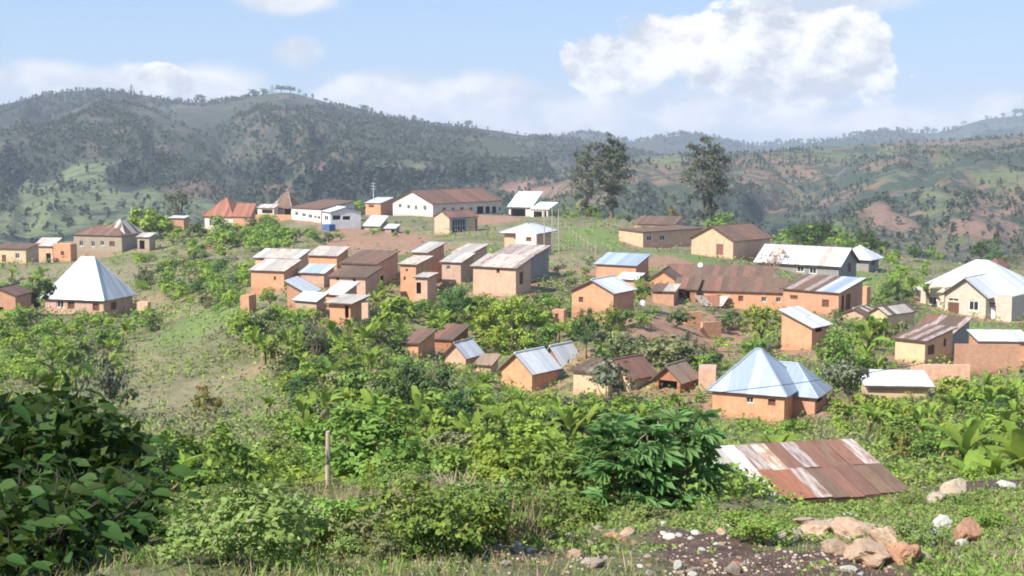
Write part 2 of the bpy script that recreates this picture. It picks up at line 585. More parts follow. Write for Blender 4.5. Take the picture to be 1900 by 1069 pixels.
# --- far left
H('square pinkish brick house under a steep white pyramid roof',
  V((84, 192, 246), (551, 592), 95, 17, 'brick_pink', ('hip', 478, WH), [('F', 105, 557, 118, 571, 'win'), ('F', 126, 559, 138, 573, 'shut'), ('F', 172, 563, 184, 577, 'shut'), ('R', 206, 560, 216, 575, 'shut')], oh=0.45))
H('long tan house with a rusty two-humped hip roof and small shed porch',
  V((137, 226, 262), (437, 470), 140, 18, 'tan', ('hip', 419, [('roof_brown', 3), ('roof_red', 1)]), [('F', 147, 446, 154, 457, 'win'), ('F', 169, 447, 176, 458, 'win'), ('F', 186, 447, 193, 456, 'win'), ('F', 203, 448, 213, 457, 'shut')]),
  V((192, 231, 262), (431, 468), 141, 18, 'tan', ('hip', 407, [('roof_pale', 2), ('roof_brown', 2)]), oh=0.5),
  V((255, 277, 288), (440, 463), 137, 18, 'tan', ('shed', 433, PALE), [('F', 259, 446, 268, 462.5, 'hole')], oh=0.3))
H('beige plastered house cut by the picture edge, brown roof sheets',
  V((-12, 48, 72), (462, 489), 135, 14, 'cream', ('shed', 452, BR), [('F', 28, 470, 36, 480, 'win'), ('F', 4, 473, 11, 486, 'shut')]))
H('beige house with pale sheet roof and arched doorway beside a brick box',
  V((66, 98, 112), (456, 489), 145, 14, 'mud', ('shed', 443, PALE), [('F', 86, 470, 94, 488, 'hole')], oh=0.4))
H('roofless red brick box standing right of the beige houses',
  V((99, 131, 143), (453, 487), 138, 14, 'brick_orange', None, [('F', 113, 466, 119, 474, 'shut')]))
H('orange gable wall house at the left picture edge below the beige houses',
  V((-30, 29, 40), (548, 592), 90, 6, 'brick_orange', ('gF', 535, BR), [('F', -2, 570, 6, 580, 'hole')], R=5))
H('low broken pale brick wall just right of the white pyramid house',
  V((254, 274, 286), (561, 584), 97, 16, 'mud', None, R=1.0), name='brick_ruin', cat='ruin', group=None)
H('small orange house half hidden between bushes below the tall left tree',
  V((314, 341, 350), (405, 428), 152, 16, 'brick_orange', ('shed', 401, WH)))
H('house with a bright orange rusty pyramid roof behind the left bushes',
  V((380, 432, 462), (399, 424), 165, 20, 'whitewash', ('hip', 367, OR), [('F', 388, 405, 396, 420, 'win')], oh=0.5),
  V((432, 464, 474), (401, 424), 164, 20, 'brick_orange', ('shed', 380, OR)))
H('house with a rusty pyramid roof on white piers above a tall brick retaining wall',
  V((506, 541, 560), (382, 402), 172, 24, 'whitewash', ('hip', 358, [('roof_streaked', 1), ('roof_brown', 2)]), [('F', 528, 386, 540, 401, 'hole')], oh=0.6),
  V((478, 508, 516), (386, 402), 171, 22, 'whitewash', ('shed', 380, PALE), [('F', 486, 389, 506, 396, 'hole')]),
  V((473, 542, 552), (400, 434), 168, 20, 'brick_orange', None, R=3))
H('long whitewashed building on a tall base with rust roof and white sheets',
  V((541, 596, 640), (388, 414), 164, 42, 'whitewash', ('shed', 372, [('roof_red', 3), ('roof_brown', 2)]), [('F', 547, 393, 553, 400, 'win'), ('F', 560, 396, 567, 402, 'win'), ('F', 572, 398, 579, 405, 'win'), ('F', 583, 400, 587, 406, 'win'), ('F', 589, 401, 594, 407, 'win')], R=11),
  V((541, 596, 612), (413, 438), 163.5, 42, 'cream', None, [('F', 551, 418, 575, 436, 'hole')], R=7))
H('small white fronted shop with open dark bays and blue painted base',
  V((598, 613, 652), (394, 428), 160, 62, 'bluewhite', ('gR', 384, WH), [('R', 617, 400, 632, 408, 'hole'), ('R', 636, 401, 650, 408, 'hole'), ('F', 601, 400, 609, 409, 'win')], R=8),
  V((597, 611, 620), (417, 432), 158.5, 40, 'blue_paint', None, R=2), name='shop_building', cat='shop')
H('small orange brick house with white roof at the left end of the school',
  V((678, 706, 729), (377, 401), 186, 24, 'brick_orange', ('shed', 367, WH), [('F', 684, 380, 694, 385, 'shut')]))
H('long white school building with a gabled end and dull red roof',
  V((729, 803, 946), (377, 402), 180, 44, 'whitewash', ('gF', 354, [('roof_red', 8), ('roof_brown', 3)]),
    [('F', 739, 378, 745, 386, 'win'), ('F', 755, 380, 761, 388, 'win'), ('F', 769, 381, 774, 390, 'win'), ('F', 785, 381, 791, 391, 'win'),
     ('R', 821, 384, 828, 394, 'win'), ('R', 838, 384, 844, 393, 'win'), ('R', 854, 384, 861, 392, 'win'), ('R', 871, 384, 878, 392, 'win'),
     ('R', 885, 383, 897, 400, 'hole'), ('R', 901, 383, 909, 400, 'hole'), ('R', 913, 383, 921, 400, 'hole'), ('R', 925, 383, 940, 392, 'win')], R=27, sheet=1.6, oh=0.6),
  name='school_building', cat='school', group=None)
H('white roofed building with open veranda past the right end of the school',
  V((944, 985, 1004), (384, 402), 192, 20, 'whitewash', ('shed', 357, WH), [('F', 948, 388, 975, 401, 'hole')], oh=0.5),
  V((985, 1016, 1034), (389, 408), 186, 30, 'whitewash', ('shed', 376, WH), [('F', 990, 392, 1006, 407, 'hole'), ('F', 1008, 392, 1014, 407, 'hole'), ('R', 1020, 392, 1030, 406, 'hole')]))
H('little cream kiosk with a red sheet roof and barred bay below the school',
  V((806, 834, 903), (404, 435), 150, 52, 'cream', ('gF', 392, [('roof_red', 1)]), [('R', 837, 404, 866, 434, 'bars'), ('R', 882, 406, 900, 434, 'door')], R=8, oh=0.25), name='kiosk', cat='kiosk', group=None)
H('tiny hut with tilted white sheet roof in the grass below the school',
  V((676, 704, 718), (419, 430), 160, 25, 'tan', ('shed', 402, WH), oh=0.4))
H('low shelter with a rounded white sheet beside the tiny tilted hut',
  V((714, 733, 741), (424, 434), 158, 20, 'tan', ('shed', 417, WH), [('F', 726, 426, 732, 433, 'hole')]))
# --- stepped brick row left of centre
H('orange brick house with two stepped pale sheet roofs, leftmost of the row',
  V((466, 527, 555), (503, 540), 88, 20, 'brick_orange', ('shed', 483, PALE), [('F', 508, 513, 512, 520, 'shut')]),
  V((474, 552, 572), (480, 512), 93, 20, 'brick_pink', ('shed', 464, PALE), [('F', 485, 480, 491, 484, 'hole')]))
H('orange and white walled house with whitish roof behind the stepped brick row',
  V((573, 625, 646), (475, 500), 97, 20, 'brick_orange', ('shed', 459, PALE)))
H('pale pink house with flat bluish sheet roof in the middle of the row',
  V((557, 601, 620), (507, 533), 88.5, 20, 'brick_pink', ('shed', 492, [('roof_blue_grey', 1), ('roof_white', 1)])))
H('long brick house with two stepped dark brown roofs and shaded right wall',
  V((612, 678, 706), (515, 552), 85, 20, 'brick_pink', ('shed', 496, BR), [('F', 624, 513, 629, 520, 'hole'), ('F', 655, 516, 660, 523, 'hole')]),
  V((634, 698, 738), (490, 530), 91, 20, 'brick_pink', ('shed', 466, BR), [('R', 702, 512, 712, 524, 'hole')]))
H('small house with a bluish white sheet roof tilted sideways',
  V((533, 570, 601), (545, 572), 79, 8, 'brick_orange', ('shedR', 520, WH), R=5))
H('small orange house under a bright white tilted sheet roof',
  V((605, 634, 662), (547, 575), 78, 32, 'brick_orange', ('shed', 525, WH)))
H('tiny hut with white sheet in front of the tilted bluish roof',
  V((548, 587, 604), (559, 578), 76, 34, 'mud', ('shed', 545, WH)))
H('open fronted house with a flat pinkish brown roof and one brick pier',
  V((612, 650, 700), (563, 600), 74, 20, 'brick_orange', ('shed', 549, [('roof_pale', 2), ('roof_rust', 1)]), [('F', 640, 567, 647, 590, 'hole')], R=4, oh=0.5),
  V((671, 683, 690), (563, 600), 73.2, 20, 'brick_pink', None, R=0.5))
H('low orange wall stub at the left foot of the stepped brick row',
  V((446, 462, 468), (549, 584), 80, 16, 'brick_orange', None, R=2), name='wall_stub', cat='wall', group=None)
H('tall narrow red brick house with two stepped pale roofs and a low porch',
  V((743, 772, 800), (491, 562), 88, 24, 'brick_orange', ('shed', 476, PALE), [('F', 753, 499, 757, 504, 'shut'), ('F', 749, 513, 753, 520, 'shut')]),
  V((766, 792, 824), (469, 560), 92, 26, 'brick_orange', ('shed', 451, PALE)),
  V((771, 793, 815), (515, 562), 85, 20, 'brick_pink', ('shed', 507, [('roof_pale', 1)]), [('F', 771, 524, 781, 545, 'hole')], R=3))
H('pink brick house with two stepped grey white roofs right of the tall brick house',
  V((820, 855, 878), (487, 530), 91, 24, 'brick_pink', ('shed', 471, PALE), [('F', 829, 493, 835, 500, 'win')]),
  V((840, 874, 903), (470, 512), 97, 24, 'brick_pink', ('shed', 454, PALE)))
H('pale brick house with weathered tile-brown stepped roofs and grey right wall',
  V((878, 957, 985), (497, 552), 85, 30, 'brick_pink', ('shed', 475, [('roof_pale', 2), ('roof_streaked', 3)]), [('F', 921, 499, 927, 507, 'shut'), ('R', 964, 505, 971, 528, 'shut')], oh=0.35),
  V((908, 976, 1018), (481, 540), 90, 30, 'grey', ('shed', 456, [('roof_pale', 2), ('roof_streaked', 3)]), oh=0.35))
H('two-storey house with white hip roof, pale upper wall and pole balcony',
  V((936, 995, 1026), (431, 470), 110, 22, 'mud', ('hip', 415, WH), [('F', 954, 435, 964, 446, 'win'), ('F', 976, 438, 986, 446, 'shut')], oh=0.7),
  V((957, 995, 1000), (434, 462), 109.6, 22, 'whitewash', None, [('F', 976, 440, 986, 448, 'shut')], R=0.3),
  V((1000, 1012, 1026), (462, 517), 108, 22, 'concrete', None, R=2.4, cols=((995, 1012, 1026), 433, 462)))
# --- right of centre
H('orange brick house with bluish grey sheet roof beside the fenced slope',
  V((1106, 1180, 1203), (493, 524), 92, 30, 'brick_orange', ('shed', 472, BG), oh=0.3),
  V((1146, 1180, 1192), (519, 534), 89, 30, 'brick_orange', ('shed', 508, WH)))
H('orange gable house with one bright white roof slope below the bluish roof',
  V((1061, 1138, 1176), (543, 578), 78, 32, 'brick_orange', ('gF', 520, WH), [('F', 1074, 551, 1082, 561, 'shut')], oh=0.35))
H('long low brick house with stepped dark brown roofs and open black bay',
  V((1290, 1455, 1462), (543, 580), 88, 16, 'brick_orange', ('shed', 516, BR), [('F', 1293, 545, 1301, 552, 'win'), ('F', 1329, 547, 1338, 558, 'win'), ('F', 1370, 549, 1379, 559, 'shut'), ('F', 1413, 551, 1422, 560, 'win'), ('F', 1440, 552, 1449, 561, 'win')], R=4.2),
  V((1232, 1428, 1432), (521, 560), 93, 16, 'brick_pink', ('shed', 494, BR), R=4.5),
  V((1252, 1292, 1295), (537, 572), 89, 16, 'brick_dark', ('shed', 517, BR), [('F', 1256, 541, 1280, 554, 'hole')], R=3.5),
  V((1211, 1250, 1256), (541, 582), 87, 16, 'brick_orange', ('shed', 528, [('roof_brown', 1), ('roof_pale', 1)]), [('F', 1219, 542, 1228, 545, 'hole')], R=4),
  V((1206, 1252, 1256), (518, 560), 92, 16, 'brick_orange', ('gF', 502, BR), R=5))
H('orange brick house with brown and white striped sheet roof and piered side wall',
  V((1453, 1556, 1600), (543, 586), 85, 40, 'brick_orange', ('shed', 514, None), [('F', 1466, 548, 1480, 555, 'shut'), ('F', 1525, 556, 1538, 570, 'shut'), ('R', 1562, 548, 1566, 580, 'hole'), ('R', 1570, 545, 1578, 577, 'shut')],
    pat=['roof_brown', 'roof_streaked', 'roof_brown', 'roof_brown', 'roof_streaked', 'roof_brown', 'roof_white', 'roof_blue_grey', 'roof_blue_grey', 'roof_white', 'roof_rust'], oh=0.35),
  V((1596, 1608, 1616), (533, 575), 92, 40, 'brick_orange', None, R=1.2))
H('orange gable walled house with two bright white overlapping roof sheets',
  V((1450, 1506, 1538), (607, 650), 71, 42, 'brick_orange', ('shedR', 577, WH), [('R', 1513, 609, 1525, 616, 'hole')], oh=0.35, rows=2))
H('low beige house with dull brown roof between the striped roof and church',
  V((1560, 1608, 1628), (585, 605), 83, 36, 'mud', ('gF', 573, [('roof_pale', 2), ('roof_brown', 1)])),
  V((1614, 1646, 1692), (583, 606), 82, 50, 'cream', ('gF', 570, [('roof_brown', 3), ('roof_pale', 2)]), R=6))
H('cream house with a brown white-striped roof and tan shaded side',
  V((1661, 1716, 1767), (632, 676), 70, 42, 'cream', ('shed', 606, None), [('R', 1722, 640, 1734, 658, 'shut'), ('R', 1751, 628, 1756, 643, 'shut')],
    pat=['roof_brown', 'roof_streaked', 'roof_brown', 'roof_streaked', 'roof_brown', 'roof_streaked'], sheet=0.75, oh=0.4),
  V((1690, 1762, 1797), (622, 668), 74, 42, 'grey', ('shed', 588, None), pat=['roof_brown', 'roof_streaked', 'roof_brown', 'roof_brown', 'roof_streaked'], sheet=0.75))
H('orange plastered compound wall below the church with a white sheet roof',
  V((1772, 1892, 1925), (640, 692), 66, 4, 'brick_orange', None, R=0.4),
  V((1818, 1912, 1940), (634, 680), 69, 4, 'brick_orange', ('shed', 614, WH), R=4.5))
H('long brick garden wall at the foot of the cream house',
  V((1690, 1800, 1806), (678, 712), 64, 4, 'brick_pink', None, R=0.5), name='brick_wall', cat='wall', group=None)
H('big pale block church with a cross-gabled bright white roof',
  V((1753, 1829, 1850), (548, 592), 108, 40, 'pale_block', ('gF', 516, WH), [('F', 1758, 554, 1780, 558.5, 'win'), ('F', 1759, 561, 1779, 586, 'shut'), ('F', 1797, 558, 1816, 577, 'win')], R=9, oh=0.7, sheet=1.2),
  V((1708, 1752, 1765), (534, 580), 111, 40, 'pale_block', None, [('F', 1723, 550, 1738, 566, 'win')], R=7),
  V((1830, 1877, 1900), (551, 603), 107.5, 40, 'pale_block', None, [('F', 1833, 561, 1848, 565, 'win'), ('F', 1834, 567, 1847, 594, 'doorw')], R=12),
  V((1706, 1878, 1960), (545, 594), 109, 40, 'pale_block', ('hip', 484, WH), R=14, oh=0.8, sheet=1.2),
  V((1826, 1854, 1868), (497, 530), 121, 40, 'pale_block', ('hip', 480, [('roof_red', 1)]), R=5), name='church_building', cat='church', group=None)
H('long grey block building with white sheet roof behind the leafless red tree',
  V((1406, 1556, 1600), (491, 526), 120, 34, 'grey', ('gR', 458, [('roof_white', 3), ('roof_pale', 1)]), [('F', 1478, 493, 1492, 505, 'win'), ('F', 1501, 496, 1515, 508, 'win'), ('F', 1425, 490, 1433, 505, 'shut'), ('R', 1573, 487, 1579, 505, 'shut')], R=9, oh=0.7, sheet=1.2))
H('grey house with white pyramid roof adjoining the long grey block building',
  V((1560, 1612, 1630), (478, 505), 131, 34, 'grey', ('hip', 457, WH), [('R', 1617, 480, 1623, 492, 'shut')], oh=0.8))
H('orange gable house with a brown sheet roof and blocked doorway on the ridge',
  V((1283, 1360, 1432), (446, 481), 125, 46, 'mud', ('gF', 420, [('roof_brown', 4), ('roof_red', 2)]), [('F', 1329, 453, 1342, 471, 'door')], R=12, oh=0.45))
H('long low house with tan end wall and two black windows beside the gable house',
  V((1148, 1193, 1312), (431, 461), 140, 49, 'mud', ('shedR', 424, BR), [('R', 1200, 437, 1210, 447, 'win'), ('R', 1224, 436, 1235, 446, 'win')], R=19, oh=0.3))
H('house with a flat brown roof peeping over the long low ridge house',
  V((1176, 1250, 1310), (417, 440), 153, 20, 'mud', ('shed', 402, BR), [('F', 1190, 420, 1205, 424, 'shut')], R=8))
# --- valley houses
H('orange house with big grey blue pyramid roof and a gabled right wing',
  V((1322, 1455, 1505), (728, 786), 58, 26, 'brick_orange', ('hip', 649, BG), [('F', 1384, 736, 1398, 748, 'win'), ('F', 1425, 741, 1439, 753, 'shut')], R=6.2, oh=0.4),
  V((1372, 1512, 1535), (731, 780), 58.9, 26, 'brick_orange', ('hip', 674, BG), [('R', 1516, 712, 1526, 745, 'hole')], R=4.6, oh=0.4))
H('small roofless pinkish brick room left of the grey blue pyramid roof',
  V((1296, 1328, 1336), (684, 730), 62, 10, 'brick_pink', None, R=2.4))
H('low house with flat white sheet roof among bananas below the cream house',
  V((1612, 1722, 1736), (716, 745), 58, 6, 'cream', ('shed', 690, WH), R=4.5, oh=0.5))
H('orange house with white roof slope and dark wall above the cassava bush',
  V((930, 987, 1034), (690, 730), 65, 38, 'brick_orange', ('gF', 656, WH), oh=0.35),
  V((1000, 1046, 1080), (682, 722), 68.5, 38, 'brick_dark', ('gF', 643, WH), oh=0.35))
H('cream walled house with brown and white streaked roof beside a red roof',
  V((1064, 1128, 1165), (692, 735), 62, 26, 'cream', ('shed', 671, ST), oh=0.35),
  V((1118, 1168, 1212), (700, 735), 62.5, 44, 'cream', ('gF', 668, RED), oh=0.35))
H('open sided shed with a thatch brown roof and dark inside',
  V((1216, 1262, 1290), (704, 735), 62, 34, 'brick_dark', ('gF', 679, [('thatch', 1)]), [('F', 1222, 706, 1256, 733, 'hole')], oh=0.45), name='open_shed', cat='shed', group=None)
H('small orange house with brown sheet roof half sunk in greenery',
  V((751, 776, 802), (637, 664), 70, 20, 'brick_orange', ('shed', 612, BR), R=4.5))
H('small house with plain dark brown roof behind the sunk orange house',
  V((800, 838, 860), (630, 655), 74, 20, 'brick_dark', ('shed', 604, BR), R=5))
H('small hut roofed half in white and half in rust brown sheets',
  V((826, 864, 892), (660, 684), 69, 28, 'mud', ('gF', 637, [('roof_streaked', 1), ('roof_brown', 3), ('roof_white', 1)]), oh=0.35))
H('tiny hut with tan thatch roof left of the white roofed orange house',
  V((884, 910, 924), (677, 696), 68, 24, 'mud', ('shed', 660, [('thatch', 1)]), oh=0.3))
H('slim orange brick latrine in bushes left of the white slope gable house',
  V((1024, 1046, 1054), (576, 608), 77, 16, 'brick_orange', None, [('F', 1030, 582, 1036, 592, 'shut')], R=1.5), name='latrine', cat='latrine', group=None)
# --- the rusty roof close below
H('near house seen from above, wide patchy rusty roof with a few white sheets',
  V((1372, 1672, 1682), (910, 985), 40, -14, 'mud', ('shed', 831, None), R=5.2, oh=0.35, sheet=0.8, corr=8, rows=2, k=1.0,
    pat=(['roof_white', 'roof_pale', 'roof_white', 'roof_streaked', 'roof_brown', 'roof_pale', 'roof_red', 'roof_streaked', 'roof_red', 'roof_brown', 'roof_brown', 'roof_red', 'roof_streaked', 'roof_rust'],
         ['roof_rust', 'roof_streaked', 'roof_pale', 'roof_rust', 'roof_rust', 'roof_rust', 'roof_streaked', 'roof_brown', 'roof_red', 'roof_streaked', 'roof_red', 'roof_brown', 'roof_brown', 'roof_red'])))
H('little broken brick hut end beside the near rusty roof',
  V((1272, 1300, 1318), (836, 880), 37, 10, 'whitewash', ('shed', 822, [('roof_pale', 1)]), [('F', 1279, 838, 1295, 850, 'hole')], R=1.6, k=1.0), name='brick_ruin', cat='ruin', group=None)
H('low red brick hut corner with rusty sheet near the cassava bush',
  V((968, 1016, 1040), (896, 940), 24, 8, 'brick_dark', ('shed', 872, RED), R=2.0, k=1.0, oh=0.2))
H('orange soil-brick garden wall stepping down past the dark green bush, upper piece',
  V((1272, 1302, 1308), (578, 606), 83, -24, 'brick_orange', None, R=0.5), name='brick_wall', cat='wall', group=None)
H('orange soil-brick garden wall stepping down past the dark green bush, lower piece',
  V((1304, 1338, 1346), (596, 634), 80, -30, 'brick_orange', None, R=0.5), name='brick_wall', cat='wall', group=None)

FOOT = []                       # footprints: world->local matrix, L, R
CTRL = []                       # ground control points (x, y, z)
for h in HOUSES:
    for v in h['vols']:
        M = v['M']
        FOOT.append((M.inverted(), v['L'], v['R']))
    CTRL.append(tuple(h['vols'][0]['C']))
# ------------------------------------------------------------------ terrain: a smooth surface through the feet of the houses and a few sighted ground points
for (px, py, d) in [
    # the weedy slope underfoot
    (-700, 1069, 3.2), (0, 1069, 3.2), (500, 1069, 3.2), (950, 1069, 3.2), (1400, 1069, 3.2), (1900, 1069, 3.2), (2600, 1069, 3.2),
    (-700, 1010, 5.0), (100, 1020, 5.0), (600, 1005, 5.2), (950, 1000, 5.3), (1400, 1000, 5.3), (1900, 990, 5.3), (2600, 990, 5.3),
    (-700, 960, 8.0), (100, 975, 8.0), (600, 955, 8.5), (950, 945, 8.8), (1250, 960, 8.8), (1600, 952, 8.5), (1900, 915, 8.5), (2600, 915, 8.5),
    (-600, 950, 12), (100, 965, 12), (600, 925, 12.5), (900, 922, 12), (1250, 955, 11.5), (1600, 938, 11), (1750, 905, 11), (1900, 892, 11.5), (2600, 890, 11.5),
    (-500, 1010, 20), (200, 1000, 20), (600, 975, 20), (950, 985, 19), (1400, 1010, 19), (1900, 940, 19), (2500, 930, 19),
    (-500, 1000, 30), (200, 960, 30), (600, 945, 30), (950, 950, 30), (1400, 1000, 29), (1700, 985, 30), (1900, 930, 30), (2500, 930, 30),
    (-300, 900, 50), (250, 880, 50), (600, 885, 50), (950, 880, 50), (1400, 860, 56), (1900, 870, 50), (2400, 870, 50),
    (330, 780, 72), (500, 770, 72), (100, 780, 72), (-300, 780, 72), (700, 780, 68), (950, 790, 66),
    (380, 690, 92), (200, 700, 92), (560, 690, 88), (760, 690, 84), (-300, 690, 92), (1200, 690, 88), (1300, 640, 102),
    (360, 610, 112), (600, 610, 102), (700, 600, 106), (1250, 600, 110), (950, 600, 106), (1120, 610, 106), (1900, 720, 82), (2300, 700, 85),
    (300, 530, 140), (400, 510, 150), (690, 450, 178), (850, 445, 185), (1080, 470, 150), (1150, 420, 205), (1060, 412, 225), (1250, 470, 160),
    (1640, 520, 165), (1800, 610, 140), (2200, 600, 150), (-300, 500, 180),
    (-300, 440, 250), (100, 452, 240), (300, 425, 250), (560, 412, 262), (850, 398, 275), (1100, 405, 270), (1300, 422, 240), (1500, 470, 200), (1800, 505, 190), (2300, 520, 200),
]:
    CTRL.append(tuple(at(px, py, d * DS)))
for tx in (-1.6, -0.8, -0.3, 0.0, 0.3, 0.8, 1.6):
    CTRL.append((tx * 320, 320 * DS, -52.0)); CTRL.append((tx * 400, 400 * DS, -62.0))
    for d in (600, 1200, 2500, 4200):
        CTRL.append((tx * d, d * DS, -66.0))
    CTRL.append((tx * 3 - 0.0, 1.6, -1.35)); CTRL.append((tx * 6, -6.0, -0.3)); CTRL.append((tx * 20, -40.0, 6.0))
CTRL = np.array(CTRL)


def warp(x, y):
    y = y / DS
    d = np.log(np.maximum(y, -40) + 46) * 1.0 + np.log(np.maximum(y, -3.5) + 6) * 0.9
    return x / (np.maximum(np.abs(y), 0) + 5.0) * 1.5, d


_cx, _cy = warp(CTRL[:, 0], CTRL[:, 1])
_c2 = 0.05 ** 2
_A = np.sqrt((_cx[:, None] - _cx[None]) ** 2 + (_cy[:, None] - _cy[None]) ** 2 + _c2)
_n = len(CTRL)
_P = np.stack([np.ones(_n), _cx, _cy], 1)
_S = np.block([[_A - np.eye(_n) * 0.0035, _P], [_P.T, np.zeros((3, 3))]])
_W = np.linalg.solve(_S, np.concatenate([CTRL[:, 2], np.zeros(3)]))


def tz0(x, y):
    x = np.asarray(x, float); y = np.asarray(y, float)
    sh = x.shape
    wx, wy = warp(x.ravel(), y.ravel())
    out = np.empty(len(wx))
    for i in range(0, len(wx), 20000):
        a, b = wx[i:i + 20000], wy[i:i + 20000]
        r = np.sqrt((a[:, None] - _cx) ** 2 + (b[:, None] - _cy) ** 2 + _c2)
        out[i:i + 20000] = r @ _W[:-3] + _W[-3] + a * _W[-2] + b * _W[-1]
    return out.reshape(sh)


# the ground sheet: rows get wider apart with distance
_rows = DS * np.concatenate([np.linspace(-30, 1.2, 14)[:-1], 1.2 + np.geomspace(0.12, 420, 360) - 0.12, np.geomspace(440, 4000, 16)])
_cols = np.linspace(-1, 1, 300)
_cols = np.sign(_cols) * np.abs(_cols) ** 1.15
GX = np.empty((len(_rows), len(_cols))); GY = np.empty_like(GX)
for i, d in enumerate(_rows):
    GX[i] = _cols * (7.0 + max(d, 0) * 0.62); GY[i] = d
GZ = tz0(GX, GY)
near = np.clip((40 - GY) / 32, 0, 1) * np.clip((GY + 2) / 3, 0, 1)
mid = np.clip((GY - 22) / 32, 0, 1) * np.clip((640 - GY) / 150, 0, 1)
GZ += near * ((fbm(GX * 1.6, GY * 1.6, 3, 4) - 0.5) * 0.22 + (fbm(GX * 9, GY * 9, 5, 3) - 0.5) * 0.05)
GZ += mid * ((fbm(GX * 0.16, GY * 0.16, 8, 4) - 0.5) * 1.1)


def tz(x, y):
    """height of the built ground sheet"""
    x = np.atleast_1d(np.asarray(x, float)); y = np.atleast_1d(np.asarray(y, float))
    i = np.clip(np.searchsorted(_rows, y) - 1, 0, len(_rows) - 2)
    ty = np.clip((y - _rows[i]) / (_rows[i + 1] - _rows[i]), 0, 1)
    c = x / (7.0 + np.maximum(y, 0) * 0.62)
    j = np.clip(np.searchsorted(_cols, c) - 1, 0, len(_cols) - 2)
    tx = np.clip((c - _cols[j]) / (_cols[j + 1] - _cols[j]), 0, 1)
    return ((GZ[i, j] * (1 - tx) + GZ[i, j + 1] * tx) * (1 - ty) + (GZ[i + 1, j] * (1 - tx) + GZ[i + 1, j + 1] * tx) * ty)


def gz(x, y):
    return float(tz(x, y)[0])


_T = np.geomspace(3.4, 520, 560)


def sight(px, py):
    """where the sight lines through photo pixels meet the ground; rows with nan miss"""
    px = np.atleast_1d(np.asarray(px, float)); py = np.atleast_1d(np.asarray(py, float))
    out = np.full((len(px), 3), np.nan)
    for k in range(0, len(px), 4000):
        a = (px[k:k + 4000] - 950) / F
        v = (534.5 - py[k:k + 4000]) / F
        zz = (v * CP - SP) / (CP + v * SP)
        xx = a * (CP - zz * SP)
        X = xx[:, None] * _T; Z = zz[:, None] * _T
        G = tz(X.ravel(), np.broadcast_to(_T, X.shape).ravel()).reshape(X.shape)
        hit = Z < G
        ok = hit.any(1)
        i = hit.argmax(1)
        j = np.maximum(i - 1, 0)
        tk = lambda A, q: np.take_along_axis(A, q[:, None], 1)[:, 0]
        h0, h1 = tk(Z - G, j), tk(Z - G, i)
        f = np.clip(h0 / (h0 - h1 + 1e-9), 0, 1)
        t = _T[j] + (_T[i] - _T[j]) * f
        out[k:k + 4000][ok] = np.stack([xx * t, t, tk(G, j) * (1 - f) + tk(G, i) * f], 1)[ok]
    return out


def inside_house(x, y, m=0.4):
    x = np.atleast_1d(x); y = np.atleast_1d(y)
    r = np.zeros(len(x), bool)
    for Mi, L, R in FOOT:
        lx = Mi[0][0] * x + Mi[0][1] * y + Mi[0][3]
        ly = Mi[1][0] * x + Mi[1][1] * y + Mi[1][3]
        r |= (lx > -L - m) & (lx < m) & (ly > -m) & (ly < R + m)
    return r


# what covers the ground where: bare soil, dry grass, lush grass (real places, found by sighting the photo)
ZONES = [
    (1440, 1035, 240, 48, 'soil', 1.0), (1380, 985, 60, 14, 'soil', .8), (1300, 1000, 90, 26, 'soil', .9), (1600, 1062, 110, 14, 'soil', .9), (1860, 902, 90, 12, 'soil', 1.0), (960, 1040, 160, 26, 'soil', .55),
    (1080, 1010, 120, 25, 'soil', .5), (1265, 628, 110, 34, 'red', 1.0), (1330, 612, 50, 30, 'red', .9), (700, 448, 95, 18, 'red', 1.0), (640, 436, 30, 12, 'red', 1.0), (780, 462, 70, 12, 'red', .8),
    (1250, 492, 75, 16, 'red', 1.0), (1080, 488, 70, 22, 'dry', 1.0), (360, 735, 120, 36, 'dry', 1.0), (450, 700, 70, 24, 'dry', .8), (470, 690, 55, 14, 'red', .5), (300, 690, 80, 30, 'dry', .7),
    (880, 925, 70, 14, 'soil', .7), (230, 505, 90, 22, 'dry', 1.0), (50, 515, 70, 24, 'dry', 1.0), (380, 480, 50, 16, 'dry', .8), (900, 408, 70, 8, 'red', 1.0), (1800, 612, 110, 10, 'lush', 1.0), (1098, 440, 60, 20, 'lush', 1.0),
    (1640, 525, 45, 28, 'lush', 1.0), (380, 600, 90, 46, 'lush', .8), (340, 660, 110, 44, 'dry', .5), (1260, 478, 90, 8, 'lush', .8), (560, 925, 60, 26, 'dry', .7), (700, 530, 14, 18, 'red', .9), (1060, 520, 60, 14, 'dry', .9),
    (1180, 660, 60, 30, 'dry', .7), (820, 880, 60, 16, 'soil', .6), (1700, 700, 90, 18, 'red', .8), (1000, 640, 40, 20, 'dry', .6), (620, 690, 50, 14, 'red', .5), (850, 625, 70, 16, 'dry', .7),
    (690, 450, 60, 10, 'red', 1.0), (330, 500, 70, 18, 'dry', .9), (420, 530, 40, 12, 'red', .6), (280, 555, 50, 12, 'red', .6), (395, 455, 30, 12, 'red', .8), (560, 440, 60, 8, 'dry', .9), (1065, 503, 60, 3, 'red', .9), (1000, 590, 30, 14, 'red', .6), (1500, 660, 60, 14, 'red', .6), (1330, 560, 70, 8, 'red', .8), (1160, 610, 60, 14, 'dry', .8), (860, 455, 60, 10, 'dry', 1.0), (450, 555, 60, 30, 'lush', .5), (1370, 605, 60, 14, 'red', .8), (240, 465, 50, 8, 'lush', 1.0),
]
COVER = {k: np.zeros_like(GX) for k in ('soil', 'red', 'dry', 'lush')}
ZW = []
